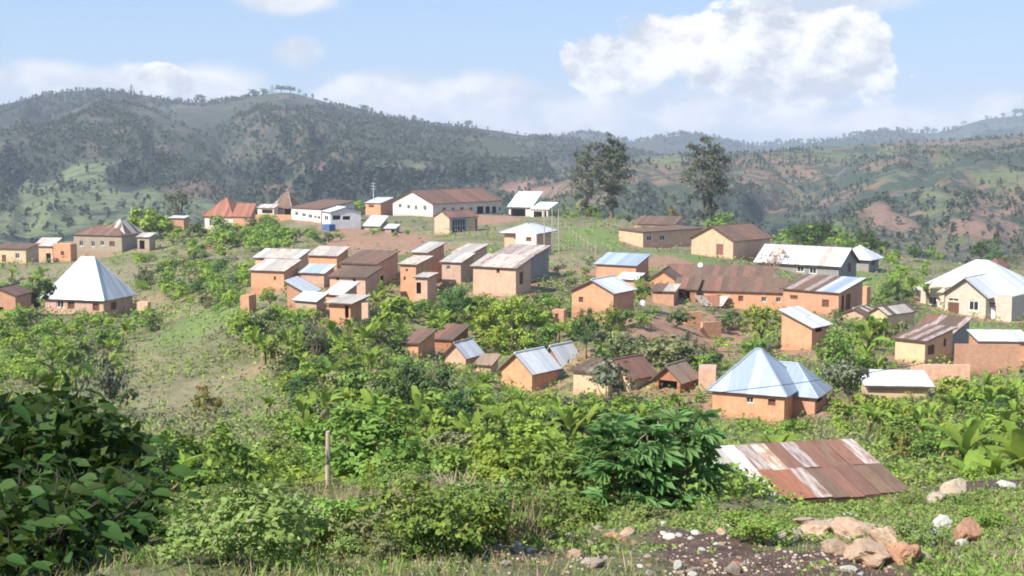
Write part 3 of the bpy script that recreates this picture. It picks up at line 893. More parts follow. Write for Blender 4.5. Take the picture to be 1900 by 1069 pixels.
for (px, py, rx, ry, kind, wt) in ZONES:
    p = sight([px, px, px], [py, py - ry, py + ry])
    if np.isnan(p[0]).any():
        continue
    d = p[0][1]
    y0 = p[2][1] if not np.isnan(p[2]).any() else d * 0.85
    y1 = p[1][1] if not np.isnan(p[1]).any() else d * 1.2
    ZW.append((p[0][0], d, rx * d / F, max(0.35, d - y0), max(0.35, min(y1 - d, d * 0.35)), kind, wt))


def cover_at(kind, x, y):
    r = np.zeros(np.shape(x))
    for (cx, cy_, rx, r0, r1, kd, wt) in ZW:
        if kd != kind:
            continue
        dy = y - cy_
        q = np.sqrt(((x - cx) / rx) ** 2 + (dy / np.where(dy < 0, r0, r1)) ** 2)
        r = np.maximum(r, wt * np.clip(1.55 - q, 0, 1))
    return r


for k in COVER:
    COVER[k] = cover_at(k, GX, GY)


def yard(x, y):
    """trodden earth round every house, 1 at the wall fading within a few metres"""
    x = np.asarray(x, float); y = np.asarray(y, float)
    r = np.zeros(x.shape)
    for Mi, L, R in FOOT:
        if L < 2.0 or R < 2.0: continue
        lx = Mi[0][0] * x + Mi[0][1] * y + Mi[0][3]
        ly = Mi[1][0] * x + Mi[1][1] * y + Mi[1][3]
        dx = np.maximum(np.maximum(-L - lx, lx), 0); dy = np.maximum(np.maximum(-ly, ly - R), 0)
        r = np.maximum(r, np.clip(1.15 - np.sqrt(dx ** 2 + dy ** 2) / 3.2, 0, 1))
    return r * .85


COVER['red'] = np.maximum(COVER['red'], yard(GX, GY) * (GY > 70))

m, t = new_mat('ground')
ob = t.n('ShaderNodeTexCoord').outputs['Object']
dist = t.vec('LENGTH', ob)
nA = t.noise(ob, 0.11, 6, 0.6)
nB = t.noise(ob, 0.9, 6, 0.65)
nC = t.noise(ob, 7.0, 5, 0.65)
nD = t.noise(ob, 34.0, 4, 0.7)
green = t.mix(t.step(nB, 0.3, 0.7), (0.092, 0.108, 0.040), (0.165, 0.165, 0.075))
green = t.mix(t.math('MULTIPLY', t.step(nC, 0.46, 0.66), 0.7), green, (0.20, 0.155, 0.09))
dry = t.mix(t.step(nC, 0.35, 0.65), (0.225, 0.185, 0.105), (0.30, 0.235, 0.145))
dry = t.mix(t.step(nB, 0.45, 0.62), dry, (0.16, 0.165, 0.07))
soil = t.mix(t.step(nC, 0.35, 0.68), (0.072, 0.044, 0.034), (0.135, 0.085, 0.064))
soil = t.mix(t.step(nD, 0.66, 0.76), soil, (0.26, 0.19, 0.15))
red = t.mix(t.step(nB, 0.35, 0.65), (0.27, 0.145, 0.09), (0.36, 0.215, 0.14))
red = t.mix(t.math('MULTIPLY', t.step(nC, 0.52, 0.68), 0.6), red, (0.15, 0.12, 0.06))
lush = t.mix(nB, (0.115, 0.165, 0.040), (0.185, 0.225, 0.075))
col = t.mix(t.step(t.math('MULTIPLY_ADD', nB, 0.5, nA), 0.66, 0.86), green, dry)


def edge(a, b):
    return t.step(t.math('MULTIPLY_ADD', t.math('SUBTRACT', t.math('MULTIPLY_ADD', nC, 0.4, nB), 0.7), 1.3, a), 0.35, b)


col = t.mix(edge(attr(t, 'lush'), 0.75), col, lush)
col = t.mix(edge(attr(t, 'dry'), 0.8), col, dry)
col = t.mix(edge(attr(t, 'red'), 0.7), col, red)
col = t.mix(edge(attr(t, 'soil'), 0.7), col, soil)
finish(t, col, 0.95, t.math('MULTIPLY_ADD', nD, 0.35, nC), 0.9, 0.05)

nr, nc = GX.shape
_id = np.arange(nr * nc).reshape(nr, nc)
Q = np.stack([_id[:-1, :-1], _id[:-1, 1:], _id[1:, 1:], _id[1:, :-1]], -1).reshape(-1, 4)
me = np_mesh('ground', np.stack([GX, GY, GZ], -1).reshape(-1, 3), Q, MAT['ground'], {k: a.ravel() for k, a in COVER.items()}, smooth=True)
tag(link('ground', me), kind='structure')

# ------------------------------------------------------------------ hills
def hill_mat(name, cols, fields, wood, scale=1.0, field_t=0.5, wood_t=0.55):
    m, t = new_mat(name)
    ob = t.n('ShaderNodeTexCoord').outputs['Object']
    p = t.vec('MULTIPLY', ob, (scale, scale, scale))
    n0 = t.noise(p, 0.0045, 5, 0.6, 0.6)
    n1 = t.noise(p, 0.016, 6, 0.62, 0.5)
    n2 = t.noise(p, 0.075, 5, 0.65)
    n3 = t.noise(p, 0.3, 4, 0.7)
    vo = t.n('ShaderNodeTexVoronoi', feature='F1')
    t.put(vo.inputs['Vector'], t.vec('ADD', p, t.vec('MULTIPLY', t.n('ShaderNodeTexNoise').outputs[1], (6, 6, 6))))
    vo.inputs['Scale'].default_value = 0.022
    cell = t.n('ShaderNodeSeparateColor'); t.put(cell.inputs[0], vo.outputs['Color'])
    base = t.mix(t.step(t.math('MULTIPLY_ADD', n0, 0.65, t.math('MULTIPLY', n1, 0.35)), 0.42, 0.56), cols[0], cols[1])
    base = t.mix(t.math('MULTIPLY', t.step(n2, 0.48, 0.66), 0.7), base, cols[2])
    fcol = t.ramp(cell.outputs[1], [(0.0, fields[0]), (0.35, fields[1]), (0.65, fields[2]), (1.0, fields[3])])
    fm = t.math('MULTIPLY', t.step(t.math('MULTIPLY_ADD', cell.outputs[0], 0.35, n0), field_t + 0.10, field_t + 0.20), 0.85)
    base = t.mix(fm, base, t.mix(t.math('MULTIPLY', t.step(n3, 0.4, 0.7), 0.45), fcol, cols[2]))
    base = t.mix(t.math('MULTIPLY', attr(t, 'field'), t.step(n2, 0.30, 0.58)), base, t.mix(n3, (0.115, 0.150, 0.062), (0.185, 0.205, 0.095)))
    base = t.mix(t.math('MULTIPLY', attr(t, 'earth'), t.step(n2, 0.28, 0.50)), base, t.mix(n3, (0.20, 0.115, 0.082), (0.31, 0.185, 0.135)))
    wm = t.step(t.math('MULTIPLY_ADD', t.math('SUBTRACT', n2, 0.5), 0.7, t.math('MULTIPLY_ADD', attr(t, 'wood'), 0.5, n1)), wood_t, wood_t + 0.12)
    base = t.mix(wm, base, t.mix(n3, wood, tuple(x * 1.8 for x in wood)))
    finish(t, base, 0.95, t.math('MULTIPLY_ADD', n3, 0.4, n2), 1.0, 2.5)
    return m


hill_mat('hill_left', [(0.034, 0.044, 0.030), (0.052, 0.061, 0.038), (0.026, 0.034, 0.026)], [(0.052, 0.07, 0.034), (0.08, 0.086, 0.048), (0.12, 0.09, 0.064), (0.14, 0.10, 0.074)], (0.018, 0.028, 0.022), 0.9, 0.54, 0.84)
hill_mat('hill_far', [(0.04, 0.053, 0.036), (0.058, 0.07, 0.043), (0.03, 0.041, 0.03)], [(0.065, 0.08, 0.042), (0.09, 0.095, 0.055), (0.11, 0.095, 0.065), (0.12, 0.10, 0.07)], (0.02, 0.032, 0.024), 0.6, 0.66, 0.66)
hill_mat('hill_right', [(0.082, 0.098, 0.044), (0.205, 0.132, 0.098), (0.066, 0.078, 0.040)], [(0.10, 0.140, 0.046), (0.235, 0.135, 0.098), (0.13, 0.130, 0.062), (0.29, 0.165, 0.12)], (0.034, 0.048, 0.030), 1.5, 0.40, 0.74)


# cloud shadow put in as dark trees, lower left hill: column, row, half width, half height
CLOUD_SHADE = [(235, 332, 62, 40), (15, 318, 34, 34), (480, 322, 60, 20), (640, 342, 90, 26), (305, 300, 30, 16), (740, 335, 60, 20), (860, 330, 60, 12)]
# open land on the hills: pale green fields and bare earth
FIELDS = [(110, 395, 190, 55, 1), (60, 430, 160, 30, 1), (330, 400, 120, 30, 1), (160, 320, 60, 22, 1), (740, 310, 60, 12, .6), (1230, 300, 70, 12, 1), (1600, 285, 90, 12, 1), (1730, 370, 34, 46, 1), (1480, 415, 90, 26, .9), (1780, 305, 90, 14, .9), (1640, 330, 60, 20, .7), (1860, 330, 60, 20, .8)]
EARTH = [(600, 312, 44, 15, .9), (530, 345, 70, 14, .55), (380, 352, 60, 16, .6), (320, 275, 40, 10, .5), (1010, 352, 70, 18, 1), (1080, 345, 50, 16, .8), (1240, 330, 60, 16, .7), (1420, 400, 50, 40, 1), (1545, 325, 80, 30, 1), (1400, 330, 60, 20, .8), (1660, 400, 50, 34, 1), (1840, 410, 50, 34, 1), (1560, 375, 40, 16, .8), (1760, 340, 50, 20, .7), (1870, 290, 40, 12, .7)]


def hill(name, prof, d0, d1, z0, amp, mat, px0, px1, nx, ny, seed, power=1.2, k=(7.0, 3.2), spurs=(), name_=''):
    """a ridge whose crest follows the skyline points prof (photo pixels) at distance d1 and whose foot lies at d0"""
    pxs = np.linspace(px0, px1, nx)
    sky_py = np.interp(pxs, [p[0] for p in prof], [p[1] for p in prof])
    sky_py = np.convolve(np.pad(sky_py, 4, mode='edge'), np.ones(9) / 9, 'valid')
    v = (534.5 - sky_py) / F
    zc = d1 * (v * CP - SP) / (CP + v * SP)
    xr = (pxs - 950) / F
    ts = np.concatenate([np.linspace(0, 1, ny), 1 + np.linspace(0.03, 0.5, 8)])
    Tm, Xm = np.meshgrid(ts, xr, indexing='ij')
    D = d0 + (d1 - d0) * Tm
    X = Xm * D * 1.0
    tt = np.clip(Tm, 0, 1)
    sh = tt ** power
    Z = z0 + (zc[None] - z0) * sh
    Z = np.where(Tm > 1, zc[None] - (Tm - 1) * (d1 - d0) * 0.35, Z)
    win = np.sin(np.pi * np.clip(tt, 0, 1)) ** 0.8
    u = Xm * k[0] + (fbm(Xm * 9, Tm * 2.0, seed + 31, 3) - 0.5) * 1.6
    rid = 1 - np.abs(2 * fbm(u, Tm * k[1] * 0.45, seed, 4) - 1) * 1.7
    rid2 = 1 - np.abs(2 * fbm(u * 3.1, Tm * k[1] * 1.2, seed + 9, 3) - 1) * 1.7
    Z = Z + win * amp * ((rid - 0.6) * 1.0 + (rid2 - 0.6) * 0.3) + (1 - np.clip(Tm - 1, 0, 1)) * (fbm(X * 0.012, D * 0.012, seed + 5, 4) - 0.5) * amp * 0.22
    for (sx, st_, wx, wt_, h) in spurs:
        Z = Z + h * np.exp(-((Xm - (sx - 950) / F) / (wx / F)) ** 2 - ((Tm - st_) / wt_) ** 2)
    # never stand above the crest's line of sight
    lim = (zc[None] / d1) * D - 1.5
    Z = np.where(Tm < 0.97, np.minimum(Z, lim), Z)
    nyy, nxx = X.shape
    wood = fbm(Xm * 6, Tm * 3, seed + 77, 3)
    fld = np.zeros_like(X); ear = np.zeros_like(X)
    if True:
        PXm = 950 + F * X / (D * CP - Z * SP); PYm = 534.5 - F * (D * SP + Z * CP) / (D * CP - Z * SP)
        wob = (fbm(X * .012, D * .008, 67, 4) - .5) * 1.5
        for lst, A_ in ((FIELDS, fld), (EARTH, ear)):
            for (qx, qy, qa, qb, qw) in lst:
                q = np.sqrt(((PXm - qx) / qa) ** 2 + ((PYm - qy) / qb) ** 2) + wob
                np.maximum(A_, np.clip((1.15 - q) * 2.2, 0, 1) * qw, out=A_)
        for (qx, qy, qa, qb) in (CLOUD_SHADE if name_ == 'left' else []):
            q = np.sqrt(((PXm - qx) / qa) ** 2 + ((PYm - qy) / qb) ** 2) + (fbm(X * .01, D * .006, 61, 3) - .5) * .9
            wood = np.maximum(wood, np.clip((1.05 - q) * 2.5, 0, 1) * 2.0)  # cloud shadow painted in by raising the wood tone
    ids = np.arange(nyy * nxx).reshape(nyy, nxx)
    Q = np.stack([ids[:-1, :-1], ids[:-1, 1:], ids[1:, 1:], ids[1:, :-1]], -1).reshape(-1, 4)
    me = np_mesh(name, np.stack([X, D, Z], -1).reshape(-1, 3), Q, MAT[mat], {'wood': wood.ravel(), 'field': fld.ravel(), 'earth': ear.ravel()}, smooth=True)
    tag(link(name, me), kind='structure')
    return X, D, Z, Tm, wood, pxs, zc, np.maximum(fld, ear)


PR1 = [(-900, 215), (-300, 215), (-60, 205), (0, 196), (60, 183), (120, 170), (180, 167), (245, 172), (300, 184), (350, 191), (400, 192), (450, 184), (500, 172), (545, 170), (600, 187), (680, 209), (750, 224), (800, 233),
       (850, 231), (900, 239), (960, 249), (1040, 254), (1100, 262), (1180, 275), (1260, 292), (1400, 330), (1700, 360)]
PR2 = [(700, 265), (900, 262), (1000, 258), (1050, 251), (1092, 246), (1130, 254), (1180, 266), (1230, 252), (1290, 249), (1340, 260), (1400, 272), (1440, 266), (1530, 262), (1600, 247), (1650, 241), (1700, 248), (1750, 245),
       (1800, 227), (1850, 217), (1900, 214), (2000, 207), (2300, 220), (2900, 240)]
PR3 = [(500, 420), (850, 385), (940, 362), (1000, 343), (1060, 330), (1170, 303), (1250, 285), (1330, 284), (1400, 284), (1470, 277), (1560, 271), (1650, 268), (1750, 264), (1850, 256), (2000, 246), (2900, 250)]
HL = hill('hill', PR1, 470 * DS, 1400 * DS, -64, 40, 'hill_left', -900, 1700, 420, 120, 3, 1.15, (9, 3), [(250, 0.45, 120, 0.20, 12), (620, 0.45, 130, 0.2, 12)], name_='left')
HF = hill('hill', PR2, 1500 * DS, 2700 * DS, -64, 60, 'hill_far', 600, 2900, 300, 60, 21, 0.9, (12, 3))
HR = hill('hill', PR3, 375 * DS, 950 * DS, -58, 26, 'hill_right', 500, 2900, 400, 110, 12, 1.0, (10, 4), [(1100, 0.5, 90, 0.3, 14)])
# ------------------------------------------------------------------ buildings
SHARED = {}


def unit_box(mat):
    k = 'box_' + mat
    if k not in SHARED:
        b = MB(); b.box(-.5, .5, 0, 1, 0, 1)
        SHARED[k] = b.mesh(k, MAT[mat])
    return SHARED[k]


def unit_frame(mat, bars=0):
    k = 'frame_%s_%d' % (mat, bars)
    if k not in SHARED:
        b = MB(); e = 0.10
        b.box(-.5, -.5 + e, 0, 1, 0, 1); b.box(.5 - e, .5, 0, 1, 0, 1)
        b.box(-.5 + e, .5 - e, 0, 1, 1 - e, 1); b.box(-.5 + e, .5 - e, 0, 1, 0, e)
        if bars == 1:
            b.box(-.025, .025, .1, .9, e, 1 - e)
        for i in range(bars if bars > 1 else 0):
            x = -.5 + e + (1 - 2 * e) * (i + 1) / (bars + 1)
            b.box(x - .018, x + .018, .1, .9, e, 1 - e)
        if bars > 1:
            b.box(-.5 + e, .5 - e, .92, .98, .48, .52)
        b.box(-.58, .58, -1.6, .5, -.08, -.005); b.box(-.62, .62, -.5, .5, 1.005, 1.10)
        SHARED[k] = b.mesh(k, MAT[mat])
    return SHARED[k]


def clip_u(poly, lo, hi):
    """clip a convex 2D polygon to lo <= u <= hi"""
    for s, c in ((1, lo), (-1, -hi)):
        out = []
        for i in range(len(poly)):
            a, b = poly[i], poly[(i + 1) % len(poly)]
            da, db = s * a[0] - c, s * b[0] - c
            if da >= 0: out.append(a)
            if (da >= 0) != (db >= 0):
                f = da / (da - db)
                out.append((a[0] + (b[0] - a[0]) * f, a[1] + (b[1] - a[1]) * f))
        poly = out
        if len(poly) < 3: return []
    return poly


def facade(mb, o, u, n, L, zb, zlow, prof, holes, rev=0.16):
    """wall face from o along u (unit) of length L; rectangle zb..zlow with rectangular holes, then the strip up to the profile [(s,z)..]"""
    xs = sorted({0.0, L} | {h[0] for h in holes} | {h[2] for h in holes})
    zs = sorted({zb, zlow} | {h[1] for h in holes} | {h[3] for h in holes})

    def P(s, z, dpt=0.0):
        return o + u * s + Vector((0, 0, z)) - n * dpt

    def quad(pts, uv):
        a = (pts[1] - pts[0]).cross(pts[2] - pts[0])
        if a.dot(n) < 0: pts, uv = pts[::-1], uv[::-1]
        mb.face(pts, uv)
    for i in range(len(xs) - 1):
        for j in range(len(zs) - 1):
            a, b, c, d = xs[i], xs[i + 1], zs[j], zs[j + 1]
            ms, mz = (a + b) / 2, (c + d) / 2
            if any(h[0] < ms < h[2] and h[1] < mz < h[3] for h in holes): continue
            quad([P(a, c), P(b, c), P(b, d), P(a, d)], [(a, c), (b, c), (b, d), (a, d)])
    for (a, c, b, d) in holes:
        for (s0, z0, s1, z1) in ((a, c, b, c), (b, c, b, d), (b, d, a, d), (a, d, a, c)):
            mb.face([P(s0, z0), P(s1, z1), P(s1, z1, rev), P(s0, z0, rev)], [(s0, z0), (s1, z1), (s1 + .1, z1), (s0 + .1, z0)])
    for (s0, z0), (s1, z1) in zip(prof[:-1], prof[1:]):
        if z0 - zlow < 1e-4 and z1 - zlow < 1e-4: continue
        pts, uv = [P(s0, zlow), P(s1, zlow)], [(s0, zlow), (s1, zlow)]
        if z1 - zlow > 1e-4: pts.append(P(s1, z1)); uv.append((s1, z1))
        if z0 - zlow > 1e-4: pts.append(P(s0, z0)); uv.append((s0, z0))
        quad(pts, uv)


def build_roof(v, root, rel, seed):
    kind, ypx, mats = v['r']
    L, R, H, oh, M = v['L'], v['R'], v['H'], v['oh'], v['M']
    rr = random.Random(seed)

    def height(lx, ly):
        p = M @ Vector((lx, ly, 0))
        return z_at(p.y, ypx) - v['C'].z
    slopes = []
    if kind == 'shed':
        hb = max(height(-L / 2, R), H + 0.06 * R)
        s = (hb - H) / R
        zz = lambda y: H + 0.04 + s * y
        slopes.append([(-L - oh, -oh, zz(-oh)), (oh, -oh, zz(-oh)), (oh, R + oh, zz(R + oh)), (-L - oh, R + oh, zz(R + oh))])
        cap = None
        v['prof'] = ([(0, H), (L, H)], [(0, H), (R, hb)], [(0, hb), (L, hb)], [(0, hb), (R, H)])
    elif kind == 'shedR':
        hb = max(height(-L / 2, R / 2), H + 0.3)
        hl = H + (hb - H) * 2
        zz = lambda x: H + 0.04 + (hl - H) * (x + L) / L if False else H + 0.04 + (hb - H) * 2 * (-x / L) * 0.5
        slopes.append([(-L - oh, -oh, zz(-L - oh)), (oh, -oh, zz(oh)), (oh, R + oh, zz(oh)), (-L - oh, R + oh, zz(-L - oh))])
        cap = None
        v['prof'] = ([(0, hb), (L, H)], [(0, H), (R, H)], [(0, H), (L, hb)], [(0, hb), (R, hb)])
    elif kind == 'gF':
        hr = max(height(-L / 2, 0), H + 0.12 * L)
        s = (hr - H) / (L / 2)
        e = H - s * oh + 0.04; r_ = hr + 0.04
        a, b, c = -L - oh, -L / 2, oh
        slopes.append([(a, -oh, e), (b, -oh, r_), (b, R + oh, r_), (a, R + oh, e)])
        slopes.append([(b, -oh, r_), (c, -oh, e), (c, R + oh, e), (b, R + oh, r_)])
        cap = ((b, -oh, r_), (b, R + oh, r_))
        v['prof'] = ([(0, H), (L / 2, hr), (L, H)], [(0, H), (R, H)], [(0, H), (L / 2, hr), (L, H)], [(0, H), (R, H)])
    elif kind == 'gR':
        hr = max(height(-L / 2, R / 2), H + 0.12 * R)
        s = (hr - H) / (R / 2)
        e = H - s * oh + 0.04; r_ = hr + 0.04
        a, b, c = -oh, R / 2, R + oh
        slopes.append([(-L - oh, a, e), (oh, a, e), (oh, b, r_), (-L - oh, b, r_)])
        slopes.append([(-L - oh, b, r_), (oh, b, r_), (oh, c, e), (-L - oh, c, e)])
        cap = ((-L - oh, b, r_), (oh, b, r_))
        v['prof'] = ([(0, H), (L, H)], [(0, H), (R / 2, hr), (R, H)], [(0, H), (L, H)], [(0, H), (R / 2, hr), (R, H)])
    else:  # hip
        hr = max(height(-L / 2, R / 2), H + 0.15 * min(L, R))
        w = min(L, R) / 2
        s = (hr - H) / w
        e = H - s * oh + 0.04; r_ = hr + 0.04
        x0, x1, y0, y1 = -L - oh, oh, -oh, R + oh
        if L >= R: p, q = (-L + w, R / 2, r_), (-w - 1e-3, R / 2, r_)
        else: p, q = (-L / 2, w, r_), (-L / 2, R - w, r_)
        A, B, C_, D = (x0, y0, e), (x1, y0, e), (x1, y1, e), (x0, y1, e)
        if L >= R:
            slopes += [[A, B, q, p], [B, C_, q], [C_, D, p, q], [D, A, p]]
            cap = [(A, p), (D, p), (B, q), (C_, q), (p, q)]
        else:
            slopes += [[A, B, p], [B, C_, q, p], [C_, D, q], [D, A, p, q]]
            cap = [(A, p), (B, p), (C_, q), (D, q), (p, q)]
        f = [(0, H), (L, H)]; g = [(0, H), (R, H)]
        v['prof'] = (f, g, f, g)
    frame = MB(); ridge = MB()
    sheets = []
    for si, S in enumerate(slopes):
        P = [Vector(p) for p in S]
        n = (P[1] - P[0]).cross(P[2] - P[0]).normalized()
        if n.z < 0: n = -n; P.reverse()
        e = Vector((0, 0, 1)).cross(n)
        e = e.normalized() if e.length > 1e-5 else Vector((1, 0, 0))
        d = e.cross(n)
        if d.z > 0: d = -d
        frame.prism([p - n * 0.10 for p in P], n, 0.07)
        o = P[0]
        uv = [((p - o).dot(e), (p - o).dot(d)) for p in P]
        u0, u1 = min(a[0] for a in uv), max(a[0] for a in uv)
        w0, w1 = min(a[1] for a in uv), max(a[1] for a in uv)
        ns = max(1, round((u1 - u0) / v['sheet']))
        up = 1 if e.x >= 0 else -1
        for row in range(v['rows']):
            polyrow = uv
            if v['rows'] > 1:
                sw = [(b, a) for a, b in uv]
                cut = w0 + (w1 - w0) * 0.48
                sw = clip_u(sw, w0 - 1, cut + 0.08) if row == 0 else clip_u(sw, cut, w1 + 1)
                polyrow = [(b, a) for a, b in sw]
            for i in range(ns):
                a, b = u0 + (u1 - u0) * i / ns, u0 + (u1 - u0) * (i + 1) / ns
                mb = MB()
                lift = 0.018 + (0.02 if row == 0 else 0.0) + rr.random() * 0.02
                tilt = (rr.random() - 0.5) * 0.02
                slip = (rr.random() - 0.3) * 0.10
                nc_ = v['corr'] * 2 if v['corr'] > 1 else 1
                for c in range(nc_):
                    ca, cb = a + (b - a) * c / nc_, a + (b - a) * (c + 1) / nc_
                    pl = clip_u(polyrow, ca, cb)
                    if len(pl) < 3: continue
                    if v['corr'] > 1:
                        hh = {0: 0.0, 1: 0.028}
                        pts = []
                        for q in pl:
                            par = (c + (1 if abs(q[0] - cb) < abs(q[0] - ca) else 0)) % 2
                            pts.append(o + e * q[0] + d * (q[1] + slip * (1 if row == v['rows'] - 1 else .3)) + n * (lift + tilt * (q[1] - w0) + hh[par]))
                        nn_ = (pts[1] - pts[0]).cross(pts[2] - pts[0])
                        if nn_.dot(n) < 0: pts.reverse(); pl = pl[::-1]
                        mb.face(pts, list(pl))
                    else:
                        pts = [o + e * q[0] + d * q[1] + n * (lift * 0.4 + (0.012 if i % 2 else 0.0)) for q in pl]
                        mb.prism(pts, n, 0.016, list(pl))
                if not mb.f: continue
                if v['pat']:
                    pt = v['pat'][row % len(v['pat'])] if isinstance(v['pat'][0], list) else v['pat']
                    idx = i if up > 0 else ns - 1 - i
                    mt = pt[min(len(pt) - 1, int(idx * len(pt) / ns))]
                else:
                    mt = rr.choices([q[0] for q in mats], [q[1] for q in mats])[0]
                sheets.append((mb, mt))
    if cap:
        main = (v['pat'] and 'roof_brown') or mats[0][0]
        for (a, b) in (cap if isinstance(cap, list) else [cap]):
            a, b = Vector(a), Vector(b)
            if (a - b).length > 0.1:
                ridge.tube(a + Vector((0, 0, .05)), b + Vector((0, 0, .05)), 0.11, 0.11, 6)
    ro = link('roof', frame.mesh('roof', MAT['wood']), root, rel)
    if ridge.f: link('ridge_cap', ridge.mesh('ridge_cap', MAT[main]), ro)
    for mb, mt in sheets:
        link('roof_sheet', mb.mesh('roof_sheet', MAT[mt]), ro)


def build_house(h, hi):
    root = None
    for vi, v in enumerate(h['vols']):
        L, R, Hh, M = v['L'], v['R'], v['H'], v['M']
        if root is None:
            root = link(h['name'], None); root.matrix_basis = M
            tag(root, h['label'], h['cat'], h['group'])
            Mi = M.inverted()
        rel = Mi @ M
        if v['r']:
            build_roof(v, root, rel, hi * 31 + vi)
        else:
            v['prof'] = ([(0, Hh), (L, Hh)], [(0, Hh), (R, Hh)], [(0, Hh), (L, Hh)], [(0, Hh), (R, Hh)])
        holes = {'F': [], 'R': []}
        inv = M.inverted()
        parts = []
        for (fc, x0, y0, x1, y1, kind) in v['o']:
            pts = []
            for (px, py) in ((x0, y0), (x1, y0), (x0, y1), (x1, y1)):
                o, dr = inv @ Vector((0, 0, 0)), inv.to_3x3() @ pdir(px, py)
                tt = (-o.y / dr.y) if fc == 'F' else (-o.x / dr.x)
                pts.append(o + dr * tt)
            ss = [p.x + L if fc == 'F' else p.y for p in pts]
            s0, s1 = max(0.12, min(ss)), min((L if fc == 'F' else R) - 0.12, max(ss))
            z1 = min(Hh - 0.12, (pts[0].z + pts[1].z) / 2); z0 = max(0.02, (pts[2].z + pts[3].z) / 2)
            if kind in ('hole', 'door', 'doorw', 'bars') and z0 < 0.5: z0 = 0.02
            if s1 - s0 < 0.15 or z1 - z0 < 0.15: continue
            holes[fc].append((s0, z0, s1, z1)); parts.append((fc, s0, z0, s1, z1, kind))
        mb = MB()
        zb = -2.0
        X, Y = Vector((1, 0, 0)), Vector((0, 1, 0))
        pf = v['prof']
        facade(mb, Vector((-L, 0, 0)), X, -Y, L, zb, min(Hh, min(z for s, z in pf[0])), pf[0], holes['F'])
        facade(mb, Vector((0, 0, 0)), Y, X, R, zb, Hh, pf[1], holes['R'])
        facade(mb, Vector((0, R, 0)), -X, Y, L, zb, Hh, pf[2], [])
        facade(mb, Vector((-L, R, 0)), -Y, -X, R, zb, Hh, pf[3], [])
        if not v['r']:
            mb.face([(-L, 0, Hh), (0, 0, Hh), (0, R, Hh), (-L, R, Hh)])
        link('wall', mb.mesh('wall', MAT[v['w']]), root, rel)
        for (fc, s0, z0, s1, z1, kind) in parts:
            if kind == 'hole': continue
            dp = 0.10
            if fc == 'F':
                m4 = Matrix.Translation(((s0 + s1) / 2 - L, dp, z0))
            else:
                m4 = Matrix.Translation((-dp, (s0 + s1) / 2, z0)) @ Matrix.Rotation(math.pi / 2, 4, 'Z')
            S = Matrix.Diagonal((s1 - s0, 0.06, z1 - z0, 1))
            if kind in ('door', 'doorw'):
                do = link('door', unit_box({'door': 'door_red', 'doorw': 'door_white'}[kind]), root, rel @ m4 @ S)
                link('door_frame', unit_frame('wood'), do, Matrix.Translation((0, -0.35, 0)) @ Matrix.Diagonal((1, 1.2, 1, 1)))
                continue
            fm = {'win': ('frame_white', 1), 'shut': ('wood', 0), 'bars': ('steel_grey', 4)}[kind]
            wo_ = link('window', unit_frame(*fm), root, rel @ m4 @ S)
            link('shutter' if kind == 'shut' else 'pane', unit_box('shutter_brown' if kind == 'shut' else 'glass_dark'), wo_,
                 Matrix.Translation((0, 1.05, 0.02)) @ Matrix.Diagonal((0.96, 0.35, 0.96, 1)))
        if v['cols']:
            (pxs, y0, y1) = v['cols']
            Cw = v['C']
            for px in pxs:
                mbc = MB()
                z0, z1 = z_at(Cw.y, y1) - Cw.z, z_at(Cw.y, y0) - Cw.z
                lx = (Mi @ at(px, y1, Cw.y)).x
                mbc.tube((lx, -0.25, -3.0), (lx, -0.25, z1 + 0.1), 0.09, 0.08, 8)
                link('balcony_post', mbc.mesh('balcony_post', MAT['concrete']), root)
            mbc = MB(); lz = (Mi @ at(1010, 452, Cw.y)).z
            a, b = (Mi @ at(pxs[0], 452, Cw.y)).x, (Mi @ at(pxs[-1], 452, Cw.y)).x
            mbc.box(a, b, -0.28, -0.22, lz, lz + 0.07); mbc.box(a, b, -0.28, -0.22, lz + 0.45, lz + 0.5)
            link('balcony_rail', mbc.mesh('balcony_rail', MAT['wood']), root)


for hi, h in enumerate(HOUSES):
    build_house(h, hi)

# ------------------------------------------------------------------ small built things
def thing(name, label, cat, loc, rz=0.0, group=None):
    o = link(name, None)
    o.location = loc; o.rotation_euler = (0, 0, rz)
    return tag(o, label, cat, group)


# fence up the slope right of the two-storey house
fp = [sight([px], [py])[0] for px, py in ((1049, 428), (1056, 434), (1063, 440), (1070, 446), (1077, 452), (1084, 457), (1091, 462), (1098, 467), (1105, 472))]
fp = [p for p in fp if not np.isnan(p).any()]
fr = thing('post_fence', 'rough wooden post fence climbing the slope beside the two-storey house', 'fence', fp[0])
for i, p in enumerate(fp):
    b = MB(); q = Vector(p) - Vector(fp[0])
    b.tube(q + Vector((0, 0, -.3)), q + Vector((random.uniform(-.1, .1), 0, random.uniform(1.3, 2.1))), 0.10, 0.08)
    link('post', b.mesh('post', MAT['pale_wood']), fr)
    if i:
        q0 = Vector(fp[i - 1]) - Vector(fp[0])
        b = MB(); b.tube(q0 + Vector((0, 0, 1.1)), q + Vector((0, 0, 1.15)), 0.05)
        link('rail', b.mesh('rail', MAT['pale_wood']), fr)
